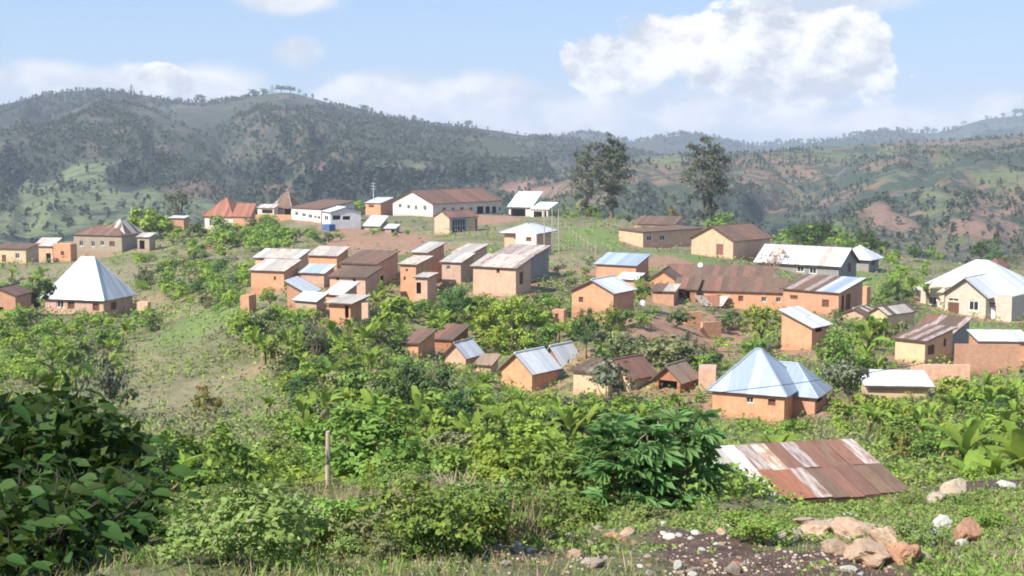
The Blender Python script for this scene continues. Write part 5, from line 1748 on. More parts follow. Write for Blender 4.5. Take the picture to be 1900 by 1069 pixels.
ZONE = [
    # polygon, number, [(kind, weight, hmin, hmax)], label, group
    ([(0, 590), (250, 585), (300, 600), (240, 640), (200, 720), (0, 740)], 70, [('bush', 4, 1.4, 2.8), ('bright', 2, 1.4, 2.6), ('dark', 1, 1.5, 2.6), ('banana', 2, 2.4, 3.4)],
     'in the thicket below the white pyramid house', 'left thicket'),
    ([(250, 440), (450, 440), (460, 560), (400, 590), (330, 560), (260, 540)], 84, [('bush', 3, 1.3, 3.0), ('bright', 2, 1.3, 2.8), ('olive', 2, 1.2, 2.4), ('dark', 2, 1.4, 3.2)],
     'on the bank between the white pyramid house and stepped row', 'left bank'),
    ([(400, 400), (560, 430), (640, 450), (600, 462), (470, 470), (400, 460)], 52, [('bush', 3, 1.8, 3.8), ('bright', 1, 1.8, 3.6), ('dark', 2, 2.0, 4.2)],
     'under the tall brick retaining wall', 'below the retaining wall'),
    ([(440, 580), (700, 590), (760, 640), (760, 800), (560, 800), (540, 720), (470, 660)], 96, [('bush', 5, 1.6, 3.4), ('bright', 3, 1.6, 3.0), ('dark', 2, 1.8, 3.4), ('banana', 3, 2.6, 3.8), ('olive', 1, 1.4, 2.8)],
     'on the slope below the stepped brick row', 'slope below the row'),
    ([(720, 560), (1010, 560), (1060, 600), (1030, 660), (940, 650), (900, 690), (760, 620)], 52, [('bush', 4, 1.4, 3.0), ('bright', 3, 1.4, 2.8), ('dark', 1, 1.6, 3.0), ('banana', 1, 2.4, 3.2)],
     'between the brick houses and the valley huts', 'middle slope'),
    ([(860, 690), (1000, 740), (1200, 735), (1300, 745), (1320, 800), (1000, 860), (700, 860), (520, 820), (560, 780), (850, 790)], 88, [('bush', 4, 1.3, 3.0), ('bright', 3, 1.3, 2.8), ('banana', 6, 2.2, 3.6), ('dark', 2, 1.6, 3.2)],
     'in the deep green of the valley bottom', 'valley bottom'),
    ([(1300, 780), (1560, 760), (1600, 740), (1740, 735), (1900, 720), (1900, 870), (1680, 870), (1600, 815), (1320, 815)], 80, [('bush', 3, 1.2, 2.4), ('bright', 5, 1.2, 2.4), ('banana', 7, 2.0, 3.4), ('yellow', 1, 1.0, 1.8)],
     'on the bright green field below the flat white sheet house', 'right field'),
    ([(1540, 600), (1650, 610), (1700, 680), (1690, 700), (1560, 740), (1530, 660)], 30, [('bush', 3, 1.4, 3.0), ('dark', 2, 1.6, 3.0), ('banana', 2, 2.6, 3.8)],
     'left of the cream brown-striped house', 'cream house thicket'),
    ([(1620, 470), (1740, 480), (1700, 560), (1640, 560), (1625, 510)], 16, [('bright', 3, 1.4, 2.6), ('bush', 2, 1.4, 2.6), ('banana', 1, 2.4, 3.2)], 'between the grey building and the church', 'church thicket'),
    ([(0, 420), (140, 425), (330, 400), (320, 440), (110, 445), (0, 450)], 40, [('bush', 3, 2.0, 4.0), ('dark', 2, 2.0, 4.4), ('bright', 2, 2.0, 4.0)], 'on the ridge behind the left houses', 'left ridge'),
    ([(650, 400), (800, 405), (800, 440), (690, 445), (640, 425)], 14, [('bush', 2, .8, 1.6), ('bright', 2, .8, 1.6), ('olive', 1, .8, 1.6)], 'in the grass below the school', 'school grass'),
    ([(1020, 395), (1160, 400), (1160, 416), (1030, 408)], 12, [('bush', 2, 1.5, 3.0), ('dark', 2, 1.5, 3.0), ('banana', 1, 2.5, 3.4)], 'along the top edge of the lawn', 'lawn edge'),
    ([(1440, 440), (1700, 452), (1900, 480), (1900, 500), (1640, 480), (1450, 462)], 20, [('dark', 3, 3.0, 6.0), ('mango', 1, 5.0, 8.0), ('bush', 1, 2.0, 4.0)], 'along the ridge behind the grey building and church', 'right ridge'),
    ([(1030, 500), (1100, 470), (1100, 540), (1060, 560), (1025, 560)], 10, [('olive', 2, .7, 1.4), ('bush', 2, .8, 1.6)], 'on the dry fenced slope', 'fenced slope'),
    ([(0, 500), (110, 500), (80, 590), (0, 590)], 12, [('bush', 3, 1.2, 2.4), ('dark', 1, 1.4, 2.4), ('banana', 1, 2.2, 3.0)], '', ''),
    ([(700, 530), (760, 560), (760, 600), (690, 600)], 8, [('bright', 2, 1.4, 2.6), ('banana', 1, 2.2, 3.2)], '', ''),
    ([(1040, 560), (1240, 575), (1200, 620), (1030, 640)], 16, [('bush', 3, 1.2, 2.4), ('dark', 1, 1.4, 2.6), ('banana', 1, 2.2, 3.0)], '', ''),
    ([(1250, 580), (1460, 580), (1440, 660), (1330, 690), (1300, 640)], 12, [('bush', 3, 1.0, 2.2), ('olive', 2, 1.0, 2.0)], '', ''),
    ([(1100, 640), (1260, 650), (1340, 660), (1300, 690), (1120, 670)], 22, [('olive', 4, 1.2, 2.4), ('bush', 1, 1.2, 2.4)], 'below the brown bare soil', 'soil edge'),
]
LAND = [
    (165, 520, 'the white pyramid house'), (195, 440, 'the two-humped rusty roof house'), (30, 470, 'the beige house at the edge'), (115, 470, 'the roofless brick box'), (5, 560, 'the orange gable house at the edge'),
    (265, 572, 'the broken pale brick wall'), (330, 410, 'the small orange house among bushes'), (415, 385, 'the orange pyramid roof house'), (505, 420, 'the tall brick retaining wall'), (575, 400, 'the long whitewashed building'),
    (625, 405, 'the blue based white shop'), (705, 410, 'the tiny tilted white hut'), (850, 380, 'the white school'), (855, 415, 'the red roofed kiosk'), (980, 375, 'the white veranda building'), (510, 505, 'the leftmost stepped brick house'),
    (605, 520, 'the pale pink house'), (650, 530, 'the stepped dark brown roofs'), (655, 565, 'the flat pinkish roof'), (455, 565, 'the orange wall stub'), (775, 520, 'the tall narrow brick house'), (845, 495, 'the pink brick house'),
    (940, 510, 'the pale brick house'), (980, 440, 'the two-storey house'), (1145, 495, 'the bluish roofed orange house'), (1110, 550, 'the white sloped gable house'), (1230, 545, 'the long brown roofed house, near end'), (1370, 545, 'the middle of the long brown roofed house'),
    (1520, 550, 'the striped roof house'), (1490, 605, 'the double white sheet house'), (1590, 585, 'the low beige house'), (1715, 635, 'the cream striped-roof house'), (1830, 665, 'the orange compound wall'), (1745, 695, 'the long brick garden wall'),
    (1790, 550, 'the big church'), (1500, 490, 'the long grey building'), (1600, 475, 'the white pyramid roofed grey house'), (1350, 455, 'the ridge gable house'), (1210, 440, 'the long low ridge house'), (1400, 720, 'the grey blue pyramid roof house'),
    (1310, 705, 'the roofless pinkish room'), (1665, 705, 'the flat white sheet house'), (960, 690, 'the white roofed orange house'), (1050, 665, 'the higher white roof slope'), (1095, 700, 'the cream streaked-roof house'), (1180, 690, 'the red sheet roof'),
    (1250, 700, 'the open thatch shed'), (770, 635, 'the sunk orange house'), (855, 655, 'the half white hut'), (905, 675, 'the tiny thatch hut'), (1038, 590, 'the slim brick latrine'), (1490, 860, 'the near rusty roof'), (1290, 840, 'the broken brick hut end'),
    (995, 900, 'the low red brick hut corner'), (1330, 610, 'the orange garden wall'), (1265, 630, 'the brown bare soil'), (360, 735, 'the dry slope, lower part'), (360, 610, 'the grassy slope, upper part'), (785, 725, 'the widest dark tree'), (850, 775, 'the smaller dark tree'),
    (1190, 850, 'the cassava bush'), (604, 850, 'the grey wooden pole'), (150, 850, 'the dark corner bush'), (842, 920, 'the bare dead bush'), (585, 670, 'the tallest grey tree'), (635, 700, 'the grey slender tree'), (500, 590, 'the leafy tree before the stepped roofs'),
    (1134, 400, 'the full eucalyptus'), (1312, 400, 'the lone eucalyptus'), (1570, 450, 'the three pines'), (1865, 460, 'the right edge pines'), (1437, 500, 'the leafless reddish tree'), (1545, 680, 'the leafy tree by the double white sheets'), (1845, 775, 'the leafy tree under the compound wall'),
    (1752, 830, 'the broad leaved banana'), (280, 420, 'the big bright bush'), (200, 710, 'the thin sapling'), (1600, 780, 'the middle of the bright field'), (700, 780, 'the valley thicket, middle'), (60, 640, 'the left edge thicket'), (330, 850, 'the close banana plant'), (450, 850, 'the thicket left of the grey pole'), (720, 860, 'the thicket right of the grey pole'),
]


USED = {}


def place_label(word, p, h):
    px, py = proj(Vector((p[0], p[1], p[2] + h * .5)))
    lx, ly, nm = min(LAND, key=lambda q: (q[0] - px) ** 2 + ((q[1] - py) * 1.5) ** 2)
    dx, dy = px - lx, (py - ly) * 1.5
    rel = ('right of ' if dx > 0 else 'left of ') if abs(dx) > abs(dy) else ('just below ' if dy > 0 else 'just above ')
    r = math.hypot(dx, dy)
    rel = ('close ' if r < 28 and rel[0] in 'rl' else 'well ' if r > 75 and rel[0] in 'rl' else '') + rel
    if r > 75 and rel.startswith('just'): rel = rel[5:]
    size = 'low ' if h < 1.5 else 'tall ' if h > 2.5 else ''
    return size + word + ' ' + rel + nm


WORDS = {'bush_fine': 'fine leaved green shrub', 'bright_fine': 'fine leaved bright shrub', 'bush': 'mid green shrub', 'bright': 'bright green shrub', 'dark': 'dark green shrub', 'olive': 'olive grey shrub', 'yellow': 'yellow green shrub', 'banana': 'banana plant', 'mango': 'dark dense tree'}


def rnd_in(poly):
    xs, ys = [p[0] for p in poly], [p[1] for p in poly]
    while True:
        px, py = random.uniform(min(xs), max(xs)), random.uniform(min(ys), max(ys))
        if in_poly(px, py, poly): return px, py


def free(x, y, r):
    for a, b in TAKEN:
        if (a - x) ** 2 + (b - y) ** 2 < r * r: return False
    return True


def choose(ws):
    k = random.choices(ws, [q[1] for q in ws])[0]
    return k[0], random.uniform(k[2], k[3])


LATER = []
for poly, n, ws, lab, grp in ZONE:
    n = int(n * 1.3)
    done = tries = 0
    while done < n and tries < n * 8:
        tries += 1
        p = sight(*[[q] for q in rnd_in(poly)])[0]
        if np.isnan(p).any() or inside_house(p[0], p[1], .9)[0] or not free(p[0], p[1], 0.9): continue
        if p[1] > 175 * DS and random.random() < .3: continue
        kd, h = choose(ws)
        LATER.append((kd, Vector((p[0], p[1], p[2] - .05)), h * 1.12, random.uniform(.9, 1.25)))
        TAKEN.append((p[0], p[1])); done += 1

# the hollow between the near slope and the valley, seen only as tops above the edge
for (t0, t1, d0, d1, n, ws, lab, grp, top) in [
    (-0.42, -0.02, 16, 44, 62, [('bush_fine', 4, 1.8, 3.4), ('bright_fine', 4, 1.8, 3.2), ('banana', 1, 2.0, 2.8), ('dark', 2, 2.0, 3.4)], 'in the hollow beyond the near weedy slope', 'near hollow', 850),
    (-0.02, 0.16, 14, 40, 26, [('bush_fine', 4, 1.4, 2.6), ('bright_fine', 4, 1.4, 2.6), ('banana', 2, 2.2, 3.6)], 'behind the cassava bush', 'behind the cassava', 800),
    (0.17, 0.30, 28, 38, 6, [('bright_fine', 2, .8, 1.2), ('bush_fine', 1, .8, 1.2)], 'at the foot of the near rusty roof', 'rusty roof foot', 960),
    (0.47, 0.60, 18, 46, 26, [('bright_fine', 4, 1.2, 2.2), ('bush_fine', 2, 1.2, 2.2), ('banana', 3, 2.2, 3.6)], 'in the hollow right of the near rusty roof', 'right hollow', 800),
    (-0.62, -0.40, 9, 30, 16, [('bush_fine', 3, 1.4, 2.6), ('dark', 2, 1.6, 2.8)], 'behind the dark near bush', 'behind the dark bush', 800),
]:
    done = tries = 0
    while done < n and tries < n * 10:
        tries += 1
        d = random.uniform(d0, d1); x = random.uniform(t0, t1) * d; d = d * DS
        if inside_house(x, d, .8)[0] or not free(x, d, .8): continue
        kd, h = choose(ws)
        z = gz(x, d)
        if z + h > z_at(d, top - 60) and random.random() < .85: h = max(0.9, z_at(d, top) - z)
        if h > 4.5: continue
        LATER.append((kd, Vector((x, d, z - .05)), h, random.uniform(.9, 1.25)))
        TAKEN.append((x, d)); done += 1

LATER = [(k_, p_, held(p_, h_, w_), w_) for k_, p_, h_, w_ in LATER]
LATER = [q for q in LATER if q[2] > (1.0 if q[0] == 'banana' else .45)]
# the 300 shrubs that show largest are things of their own; the rest are joined into shrubbery
isshrub = lambda k: NAMES.get(k) == 'shrub'
LATER.sort(key=lambda q: -q[2] / q[1].y)
budget = 288 - sum(1 for o in sc.objects if o.parent is None and o.name.split('.')[0] == 'shrub')
POOL = {}
for kd, p, h, wd in LATER:
    lab = place_label(WORDS[kd], p, h)
    if isshrub(kd):
        if budget <= 0:
            h0, parts = random.choice(KINDS[kd])
            me = parts[1][1]
            POOL.setdefault(me.materials[0].name, []).append((me, p, h / h0, wd))
            continue
        budget -= 1
    plant(kd, p, h, lab, ('shrubs: ' if isshrub(kd) else 'plants: ') + lab, wd)
for mn, lst in POOL.items():
    VV, QQ, TT, b0 = [], [], [], 0
    for me, p, s_, wd in lst:
        k_ = len(me.vertices)
        co = np.empty(k_ * 3, dtype=np.float32); me.vertices.foreach_get('co', co); co = co.reshape(-1, 3)
        tn = np.empty(k_, dtype=np.float32); me.attributes['tone'].data.foreach_get('value', tn)
        a = random.uniform(0, 6.28); c_, s2 = math.cos(a), math.sin(a)
        R_ = np.array([[c_ * wd, -s2 * wd, 0], [s2 * wd, c_ * wd, 0], [0, 0, 1]]) * s_
        keep = np.repeat(rng.random(k_ // 4) < .7, 4)
        co, tn = co[keep], np.clip(tn[keep] + rng.normal(0, .12), 0, 1)
        VV.append(co @ R_.T + np.array(p)); TT.append(tn); QQ.append(np.arange(len(co)).reshape(-1, 4) + b0); b0 += len(co)
    tag(link('shrubbery', np_mesh('shrubbery', np.concatenate(VV), np.concatenate(QQ), MAT[mn], {'tone': np.concatenate(TT)})), kind='stuff')

# ------------------------------------------------------------------ undergrowth, far woods, skyline trees
def tufts(name, mat, P, size, per, h, asp=.5, upright=.3, tone=None):
    """P (n,3) feet; each foot gets a few small leaves"""
    n = len(P)
    PP = np.repeat(P, per, 0); S = np.repeat(size, per)
    off = rng.normal(size=(len(PP), 3)) * np.stack([S, S, S * 0], 1) * .8
    off[:, 2] = rng.random(len(PP)) * S * h
    N = rng.normal(size=(len(PP), 3)) * .6; N[:, 2] += 1.0 - upright
    N /= np.linalg.norm(N, axis=1)[:, None]
    Vv, Q = leaf_quads(PP + off, N, S * rng.uniform(.6, 1.3, len(PP)), asp)
    tn = np.clip(rng.normal(.5, .22, len(PP)) + (np.repeat(tone, per) if tone is not None else 0), 0, 1)
    return tag(link(name, np_mesh(name, Vv, Q, MAT[mat], {'tone': np.repeat(tn, 4)})), kind='stuff')


def sample_view(n, y0, y1, x0=-150, x1=2050):
    p = sight(rng.uniform(x0, x1, n), rng.uniform(y0, y1, n))
    return p[~np.isnan(p).any(1)]


def bare(p, ks=('soil', 'red')):
    return np.max([cover_at(k, p[:, 0], p[:, 1]) for k in ks], 0)


p = sample_view(26000, 410, 930)
p = p[(p[:, 1] > 22 * DS) & ~inside_house(p[:, 0], p[:, 1], .15)]
p = p[(rng.random(len(p)) > bare(p) * 1.3) & (rng.random(len(p)) > yard(p[:, 0], p[:, 1]))]
dryw = bare(p, ('dry',)); lushw = bare(p, ('lush',))
keep = (rng.random(len(p)) > dryw * .75) & (rng.random(len(p)) > lushw * .65) & (p[:, 1] < 210 * DS)
p = p[keep]
sz = 0.20 + 0.0010 * p[:, 1] + rng.random(len(p)) * .12
pick = fbm(p[:, 0] * .12, p[:, 1] * .12, 4, 3) + rng.normal(0, .08, len(p))
tufts('undergrowth', 'leaf_mid', p[pick > .5], sz[pick > .5], 6, 2.6)
tufts('undergrowth', 'leaf_bright', p[(pick > .42) & (pick <= .5)], sz[(pick > .42) & (pick <= .5)], 6, 2.2)
tufts('undergrowth', 'leaf_olive', p[pick <= .42], sz[pick <= .42], 5, 2.0)
# hidden hollow gets its share too
n = 9000
d = rng.uniform(13, 60, n); x = rng.uniform(-.75, .75, n) * d; d = d * DS
p = np.stack([x, d, tz(x, d)], 1)
p = p[~inside_house(p[:, 0], p[:, 1], .1)]
hs = np.clip(p[:, 1] * .0035, .07, .26)
tufts('undergrowth', 'leaf_bright', p[::2], hs[::2], 6, 2.4)
tufts('undergrowth', 'leaf_mid', p[1::2], hs[1::2], 6, 2.4)
# dry grass on the open slopes
p = sample_view(9000, 470, 800)
p = p[(rng.random(len(p)) < bare(p, ('dry', 'lush')) * 1.2) & ~inside_house(p[:, 0], p[:, 1], .1) & (p[:, 1] > 40 * DS)]
tufts('dry_grass', 'leaf_dry', p[::3], np.full(len(p[::3]), .22), 5, .9, .25, 1.0)
tufts('grass', 'leaf_olive', p[1::3], np.full(len(p[1::3]), .22), 5, .9, .25, 1.0)


def far_wood(name, mat, HILL, n, size, thr, tmin, tmax, seed, tpow=1.0, wood=False):
    X, D, Z, T, Wd, pxs, zc, OPEN = HILL
    jj = rng.integers(1, X.shape[1] - 1, n); tt = tmin + (tmax - tmin) * rng.random(n) ** tpow
    ny_ = np.searchsorted(T[:, 0], tt) - 1
    ny_ = np.clip(ny_, 0, X.shape[0] - 2)
    a, b = rng.random(n), rng.random(n)
    f = lambda A: (A[ny_, jj] * (1 - a) + A[ny_, jj + 1 if False else np.minimum(jj + 1, X.shape[1] - 1)] * a) * (1 - b) + A[np.minimum(ny_ + 1, X.shape[0] - 1), jj] * b
    P = np.stack([f(X), f(D), f(Z)], 1)
    wv = fbm(P[:, 0] * .010, P[:, 1] * .006, seed, 4) + rng.normal(0, .05, n)
    if wood: wv = np.maximum(0, f(Wd) - 0.0) + rng.normal(0, .1, n)
    m_ = (wv > thr) & (rng.random(n) > f(OPEN) * .85)
    P = P[m_]
    S = size * rng.uniform(.6, 1.4, len(P))
    per = 9
    PP = np.repeat(P, per, 0); SS = np.repeat(S, per)
    off = rand_dirs(len(PP)) * (SS * rng.random(len(PP)) ** .4)[:, None] * np.array([.36, .36, .55])
    off[:, 2] += SS * .6
    N = off * 0; N[:, :] = rand_dirs(len(PP)) * .8; N[:, 2] += .5; N /= np.linalg.norm(N, axis=1)[:, None]
    Vv, Q = leaf_quads(PP + off, N, SS * rng.uniform(.4, .7, len(PP)), .7)
    tn = np.clip(np.repeat(rng.normal(.4, .22, len(P)), per) + rng.normal(0, .1, len(PP)), 0, 1)
    return tag(link(name, np_mesh(name, Vv, Q, MAT[mat], {'tone': np.repeat(tn, 4)})), kind='stuff')


far_wood('far_woods', 'leaf_far', HL, 34000, 4.6, .43, .02, .995, 41)
far_wood('far_woods', 'leaf_cloud_shade', HL, 34000, 6.0, 1.0, .02, .97, 55, wood=True)  # dark trees added where cloud shadow lies on the hill
far_wood('far_woods', 'leaf_far_green', HL, 9000, 3.4, .50, .0, .45, 57)
far_wood('far_woods', 'leaf_far', HF, 7000, 9.0, .47, .5, .995, 42)
far_wood('far_woods', 'leaf_far', HR, 14000, 3.0, .52, .0, .99, 47)
far_wood('far_woods', 'leaf_far_green', HR, 9000, 2.6, .50, .03, .99, 49)
# trees one can tell apart on the skyline
cr = [(40, 1.2), (96, 1), (130, .8), (182, 1), (210, .8), (244, 2.0), (262, 1.2), (292, .9), (330, .8), (372, 2.0), (404, 1.2), (412, 1.3), (436, 1.3), (455, 1.0), (470, 1.7), (490, 1.4), (505, 1.8), (522, 1.9), (540, 1.8), (556, 1.4), (580, 1.0), (604, .9), (622, .8), (676, 1.7), (690, 1.5), (708, 1.3),
      (742, 1.4), (752, 1.3), (768, 1.8), (782, 1.6), (806, 1.0), (850, 1.1), (870, 1.5), (884, 1.1), (905, .9), (932, .8), (960, .9), (975, .8), (1020, 1)]
for px, s in cr:
    d = 1390.0 * DS
    zc = np.interp(px, HL[5], HL[6])
    plant(random.choice(['euca', 'mango', 'conifer', 'greytree', 'mango']), Vector((x_at(px, d, zc), d, zc - 2.0)), 7.6 * s, 'small distant tree on the skyline of the left hill', 'skyline trees of the left hill', 1.5)
cr = [(1090, 1), (1135, .8), (1240, 1), (1350, 1), (1444, 1.6), (1500, 1), (1585, 1.2), (1640, 1.0), (1690, 1.2), (1720, 1.6), (1735, 1.2), (1790, 1), (1830, 1), (1862, 1.2), (1885, 1.8), (1898, 2.0)]
for px, s in cr:
    d = 2680.0 * DS
    zc = np.interp(px, HF[5], HF[6])
    plant('mango', Vector((x_at(px, d, zc), d, zc - 2)), 13.0 * s, 'small distant tree on the skyline of the far right hill', 'skyline trees of the far hill', 1.2)
# ------------------------------------------------------------------ the near slope: cassava bush, dark broad-leaved bush, weeds, stones
def palmate(name, mat, n=7, L=.24):
    Vv, Q, tn = [], [], []
    for i in range(n):
        a = math.radians(-118 + 236 * i / (n - 1))
        l = L * (1.0 - .34 * abs(i - (n - 1) / 2) / ((n - 1) / 2))
        ca, sa = math.cos(a), math.sin(a)
        pts = [(0.0, 0.0, 0.0), (.42 * l, .085 * l, .02), (.66 * l, .15 * l, .0), (1.0 * l, 0, -.16 * l), (.66 * l, -.15 * l, .0), (.42 * l, -.085 * l, .02), (.6 * l, 0, -.035)]
        b = len(Vv)
        for x, y, z in pts:
            Vv.append((x * ca - y * sa, x * sa + y * ca, z - .05 * x / L * l)); tn.append(.4 + .3 * x / L + random.uniform(-.08, .08))
        Q += [(b, b + 1, b + 2, b + 6), (b + 6, b + 2, b + 3, b + 3), (b + 6, b + 3, b + 4, b + 4), (b, b + 6, b + 4, b + 5)]
    me = bpy.data.meshes.new(name)
    me.from_pydata(Vv, [], [tuple(dict.fromkeys(q)) for q in Q])
    at_ = me.attributes.new('tone', 'FLOAT', 'POINT'); at_.data.foreach_set('value', np.clip(tn, 0, 1).astype(np.float32))
    me.materials.append(MAT[mat]); me.update()
    return me


def ovate(name, mat, L=.2, W=.11, bend=.25):
    Vv, Q, tn = [], [], []
    n = 5
    for i in range(n + 1):
        f = i / n
        wd = W * .5 * math.sin(math.pi * (f ** .8) * .97 + .03) + .001
        z = -bend * L * f * f
        for s in (-1, 0, 1):
            Vv.append((L * f, s * wd, z + abs(s) * wd * .28 + (.006 if s and i % 2 else 0))); tn.append(.5 + random.uniform(-.1, .1))
    for i in range(n):
        for s in range(2):
            a = i * 3 + s; Q.append((a, a + 3, a + 4, a + 1))
    return np_mesh(name, Vv, Q, MAT[mat], {'tone': tn}, smooth=True)


def orient(o, pos, out, s, roll=.5):
    """leaf x axis points along out"""
    q = Vector(out).to_track_quat('X', 'Z')
    o.location = pos
    o.rotation_euler = (q @ Euler((random.uniform(-roll, roll), random.uniform(-.25, .25), 0)).to_quaternion()).to_euler()
    o.scale = (s, s, s)


# cassava bush
PALM = [palmate('leaf', 'leaf_cassava', 7), palmate('leaf', 'leaf_cassava', 9, .23), palmate('leaf', 'leaf_cassava', 7, .22)]
cd = 8.8 * DS
cb = ground_pt(1195, 975, cd)
cz = (z_at(cd, 752) - cb.z) * 1.13
cas = thing('cassava_bush', 'big leafy bush with star shaped cassava leaves in front of the rusty roof', 'bush', cb)
segs, tips = [], []
for i in range(17):
    a = i * 2.4 + random.uniform(-.3, .3)
    f = random.uniform(.12, 1.0) ** .8
    rad = .76 * math.sqrt(max(.02, 1 - (f * .85) ** 2)) * random.uniform(.5, 1.0)
    e = Vector((math.cos(a) * rad, math.sin(a) * rad * .8, cz * f * random.uniform(.82, .98)))
    b0 = Vector((math.cos(a) * .1, math.sin(a) * .1, -.1)); md = b0.lerp(e, .5) + Vector((0, 0, .1))
    segs += [(b0, md, .022, .016), (md, e, .016, .008)]
    tips.append((e, (e - md).normalized()))
    for q in range(2):
        f2 = random.uniform(.4, .8); m2 = md.lerp(e, f2 * .6)
        e2 = m2 + Vector((random.uniform(-.3, .3), random.uniform(-.3, .3), random.uniform(.1, .3)))
        segs.append((m2, e2, .011, .006)); tips.append((e2, (e2 - m2).normalized()))
link('stem', stems_mesh('stem', 'dead_wood', segs, 5), cas)
nleaf = 0
for e, dv in tips:
    for q in range(6):
        if nleaf >= 298: break
        a = q * 2.4 + random.uniform(-.5, .5)
        out = Vector((math.cos(a), math.sin(a), random.uniform(-.7, .35))) + dv * .2 + Vector((e.x, e.y, 0)) * .6
        pos = e + out.normalized() * random.uniform(.08, .2) - Vector((0, 0, q * .035))
        if pos.z < .06: continue
        o = link('leaf', PALM[nleaf % 3], cas); nleaf += 1
        orient(o, pos, out, random.uniform(.68, 1.05), .6)

# dark broad-leaved bush at the left
OV = [ovate('leaf', 'leaf_broad', .19, .10), ovate('leaf', 'leaf_broad', .175, .085, .5), ovate('leaf', 'leaf_broad', .205, .115, .15)]


def broad_bush(cx, cyy, h, rx, ry, nparts, nfill, label, seed, ls=.85):
    random.seed(seed)
    g = Vector((cx, cyy, gz(cx, cyy) - .05))
    r = thing('broadleaf_bush', label, 'bush', g)
    segs, tips = [], []
    for i in range(34):
        a = i * 2.4 + random.uniform(-.3, .3); f = random.uniform(.25, 1.0)
        rad = math.sqrt(max(.05, 1 - (f * .9) ** 2)) * random.uniform(.6, 1.0)
        e = Vector((math.cos(a) * rad * rx, math.sin(a) * rad * ry, h * f))
        b0 = Vector((math.cos(a) * .15 * rx, math.sin(a) * .15 * ry, -.2)); md = b0.lerp(e, .55) + Vector((0, 0, h * .08))
        segs += [(b0, md, .011, .008), (md, e, .007, .003)]; tips.append((e, (e - md).normalized()))
        for q in range(3):
            m2 = b0.lerp(md, .4).lerp(e, random.random() * .7)
            e2 = m2 + Vector((random.uniform(-.4, .4), random.uniform(-.4, .4), random.uniform(0, .35)))
            segs.append((m2, e2, .005, .002)); tips.append((e2, (e2 - m2).normalized()))
    link('stem', stems_mesh('stem', 'twig', segs, 5), r)
    k = 0
    per = max(2, nparts // len(tips) + 1)
    for e, dv in sorted(tips, key=lambda q: q[0].y - q[0].z * .5):
        for q in range(per):
            if k >= nparts: break
            a = q * 2.4 + random.uniform(-.6, .6)
            out = Vector((math.cos(a), math.sin(a) - .25, random.uniform(-.9, .15))) + dv * .3
            pos = e - dv * .06 * q + Vector((random.uniform(-.05, .05), random.uniform(-.05, .05), 0))
            if pos.z < 0.03: continue
            o = link('leaf', OV[k % 3], r); k += 1
            orient(o, pos, out, ls * random.uniform(.6, 1.15), .7)
    # the leaves deeper inside, too many to single out
    P = []
    for i in range(nfill):
        d_ = rand_dirs(1)[0] * random.random() ** .4 * .88
        P.append((d_[0] * rx, d_[1] * ry, h * .45 + d_[2] * h * .45))
    P = np.array(P); N = rand_dirs(len(P)) * .7; N[:, 2] += .6; N /= np.linalg.norm(N, axis=1)[:, None]
    Vv, Q = leaf_quads(P, N, ls * rng.uniform(.10, .19, len(P)), .5)
    tag(link('foliage', np_mesh('foliage', Vv, Q, MAT['leaf_broad'], {'tone': np.repeat(np.clip(rng.normal(.35, .2, len(P)), 0, 1), 4)}), r), kind='stuff')
    return r


bb = broad_bush(-3.16, 5.6 * DS, 1.22, .86, 1.4, 298, 3400, 'dark bush with broad pointed leaves filling the left corner', 5)
broad_bush(-2.2, 4.3 * DS, .50, .55, .8, 260, 900, 'low broad-leaved weed bush with a white flower at its base corner', 6, .66)
broad_bush(-3.45, 6.9 * DS, 1.0, .70, 1.0, 190, 1100, 'dark broad-leaved bush just right of the tallest dark bush', 7)
broad_bush(-1.9, 3.3 * DS, .42, .42, .6, 240, 900, 'low dark bush with broad leaves at the bottom left corner', 9, .52)
random.seed(23)
# white flower
b = MB()
for i in range(6):
    a = i * math.pi / 3
    c, s = math.cos(a), math.sin(a)
    b.face([(0, 0, 0), (c * .03 - s * .013, s * .03 + c * .013, .012), (c * .05, s * .05, .006), (c * .03 + s * .013, s * .03 - c * .013, .012)])
p = sight([205], [985])[0]
g = at(205, 986, p[1] - 1.0)
o = link('white_flower', b.mesh('white_flower', MAT['plastic_white'])); o.location = g; o.rotation_euler = (.5, .2, 0)
tag(o, 'single small white flower among the dark broad leaves', 'flower')

# dead bare bush
g = ground_pt(842, 965, 9.0 * DS)
segs = []
for i in range(9):
    a = i * .7; e = Vector((math.cos(a) * random.uniform(.1, .3), math.sin(a) * .15, random.uniform(.3, .55)))
    m_ = e * .45 + Vector((random.uniform(-.04, .04), 0, .04)); segs += [(Vector((0, 0, -.1)), m_, .012, .008), (m_, e, .008, .003), (m_, m_ + Vector((random.uniform(-.16, .16), .05, .16)), .006, .002)]
o = link('dead_bush', stems_mesh('dead_bush', 'pale_wood', segs, 5)); o.location = g
tag(o, 'bare pale dead bush without leaves on the weedy slope', 'dead bush')
for (px, y0, d, kd, lab, wd) in [(845, 830, 11.5, 'bush', 'leafy bush behind the bare dead bush', 1.0), (1012, 860, 11.0, 'bush', 'leafy bush left of the cassava bush', .8), (660, 930, 9.0, 'olive', 'dry olive weed bush below the grey pole', 1.2), (740, 905, 9.5, 'bright', 'bright weedy bush left of the bare dead bush', 1.0),
                                (400, 900, 8.5, 'bright', 'bright low bush right of the dark bush', 1.2), (520, 890, 10, 'bush', 'green low bush left of the grey pole', 1.2), (690, 850, 12.5, 'tree', 'light green sapling right of the grey pole', .6), (860, 950, 8.4, 'dark', 'small dark weed bush under the bare dead bush', 1.3), (950, 945, 8.8, 'dark', 'small dark leafy weed left of the cassava bush', 1.0)]:
    d = d * DS
    g = ground_pt(px, 930, d)
    plant(kd, g, max(.35, z_at(d, y0) - g.z), lab, None, wd)
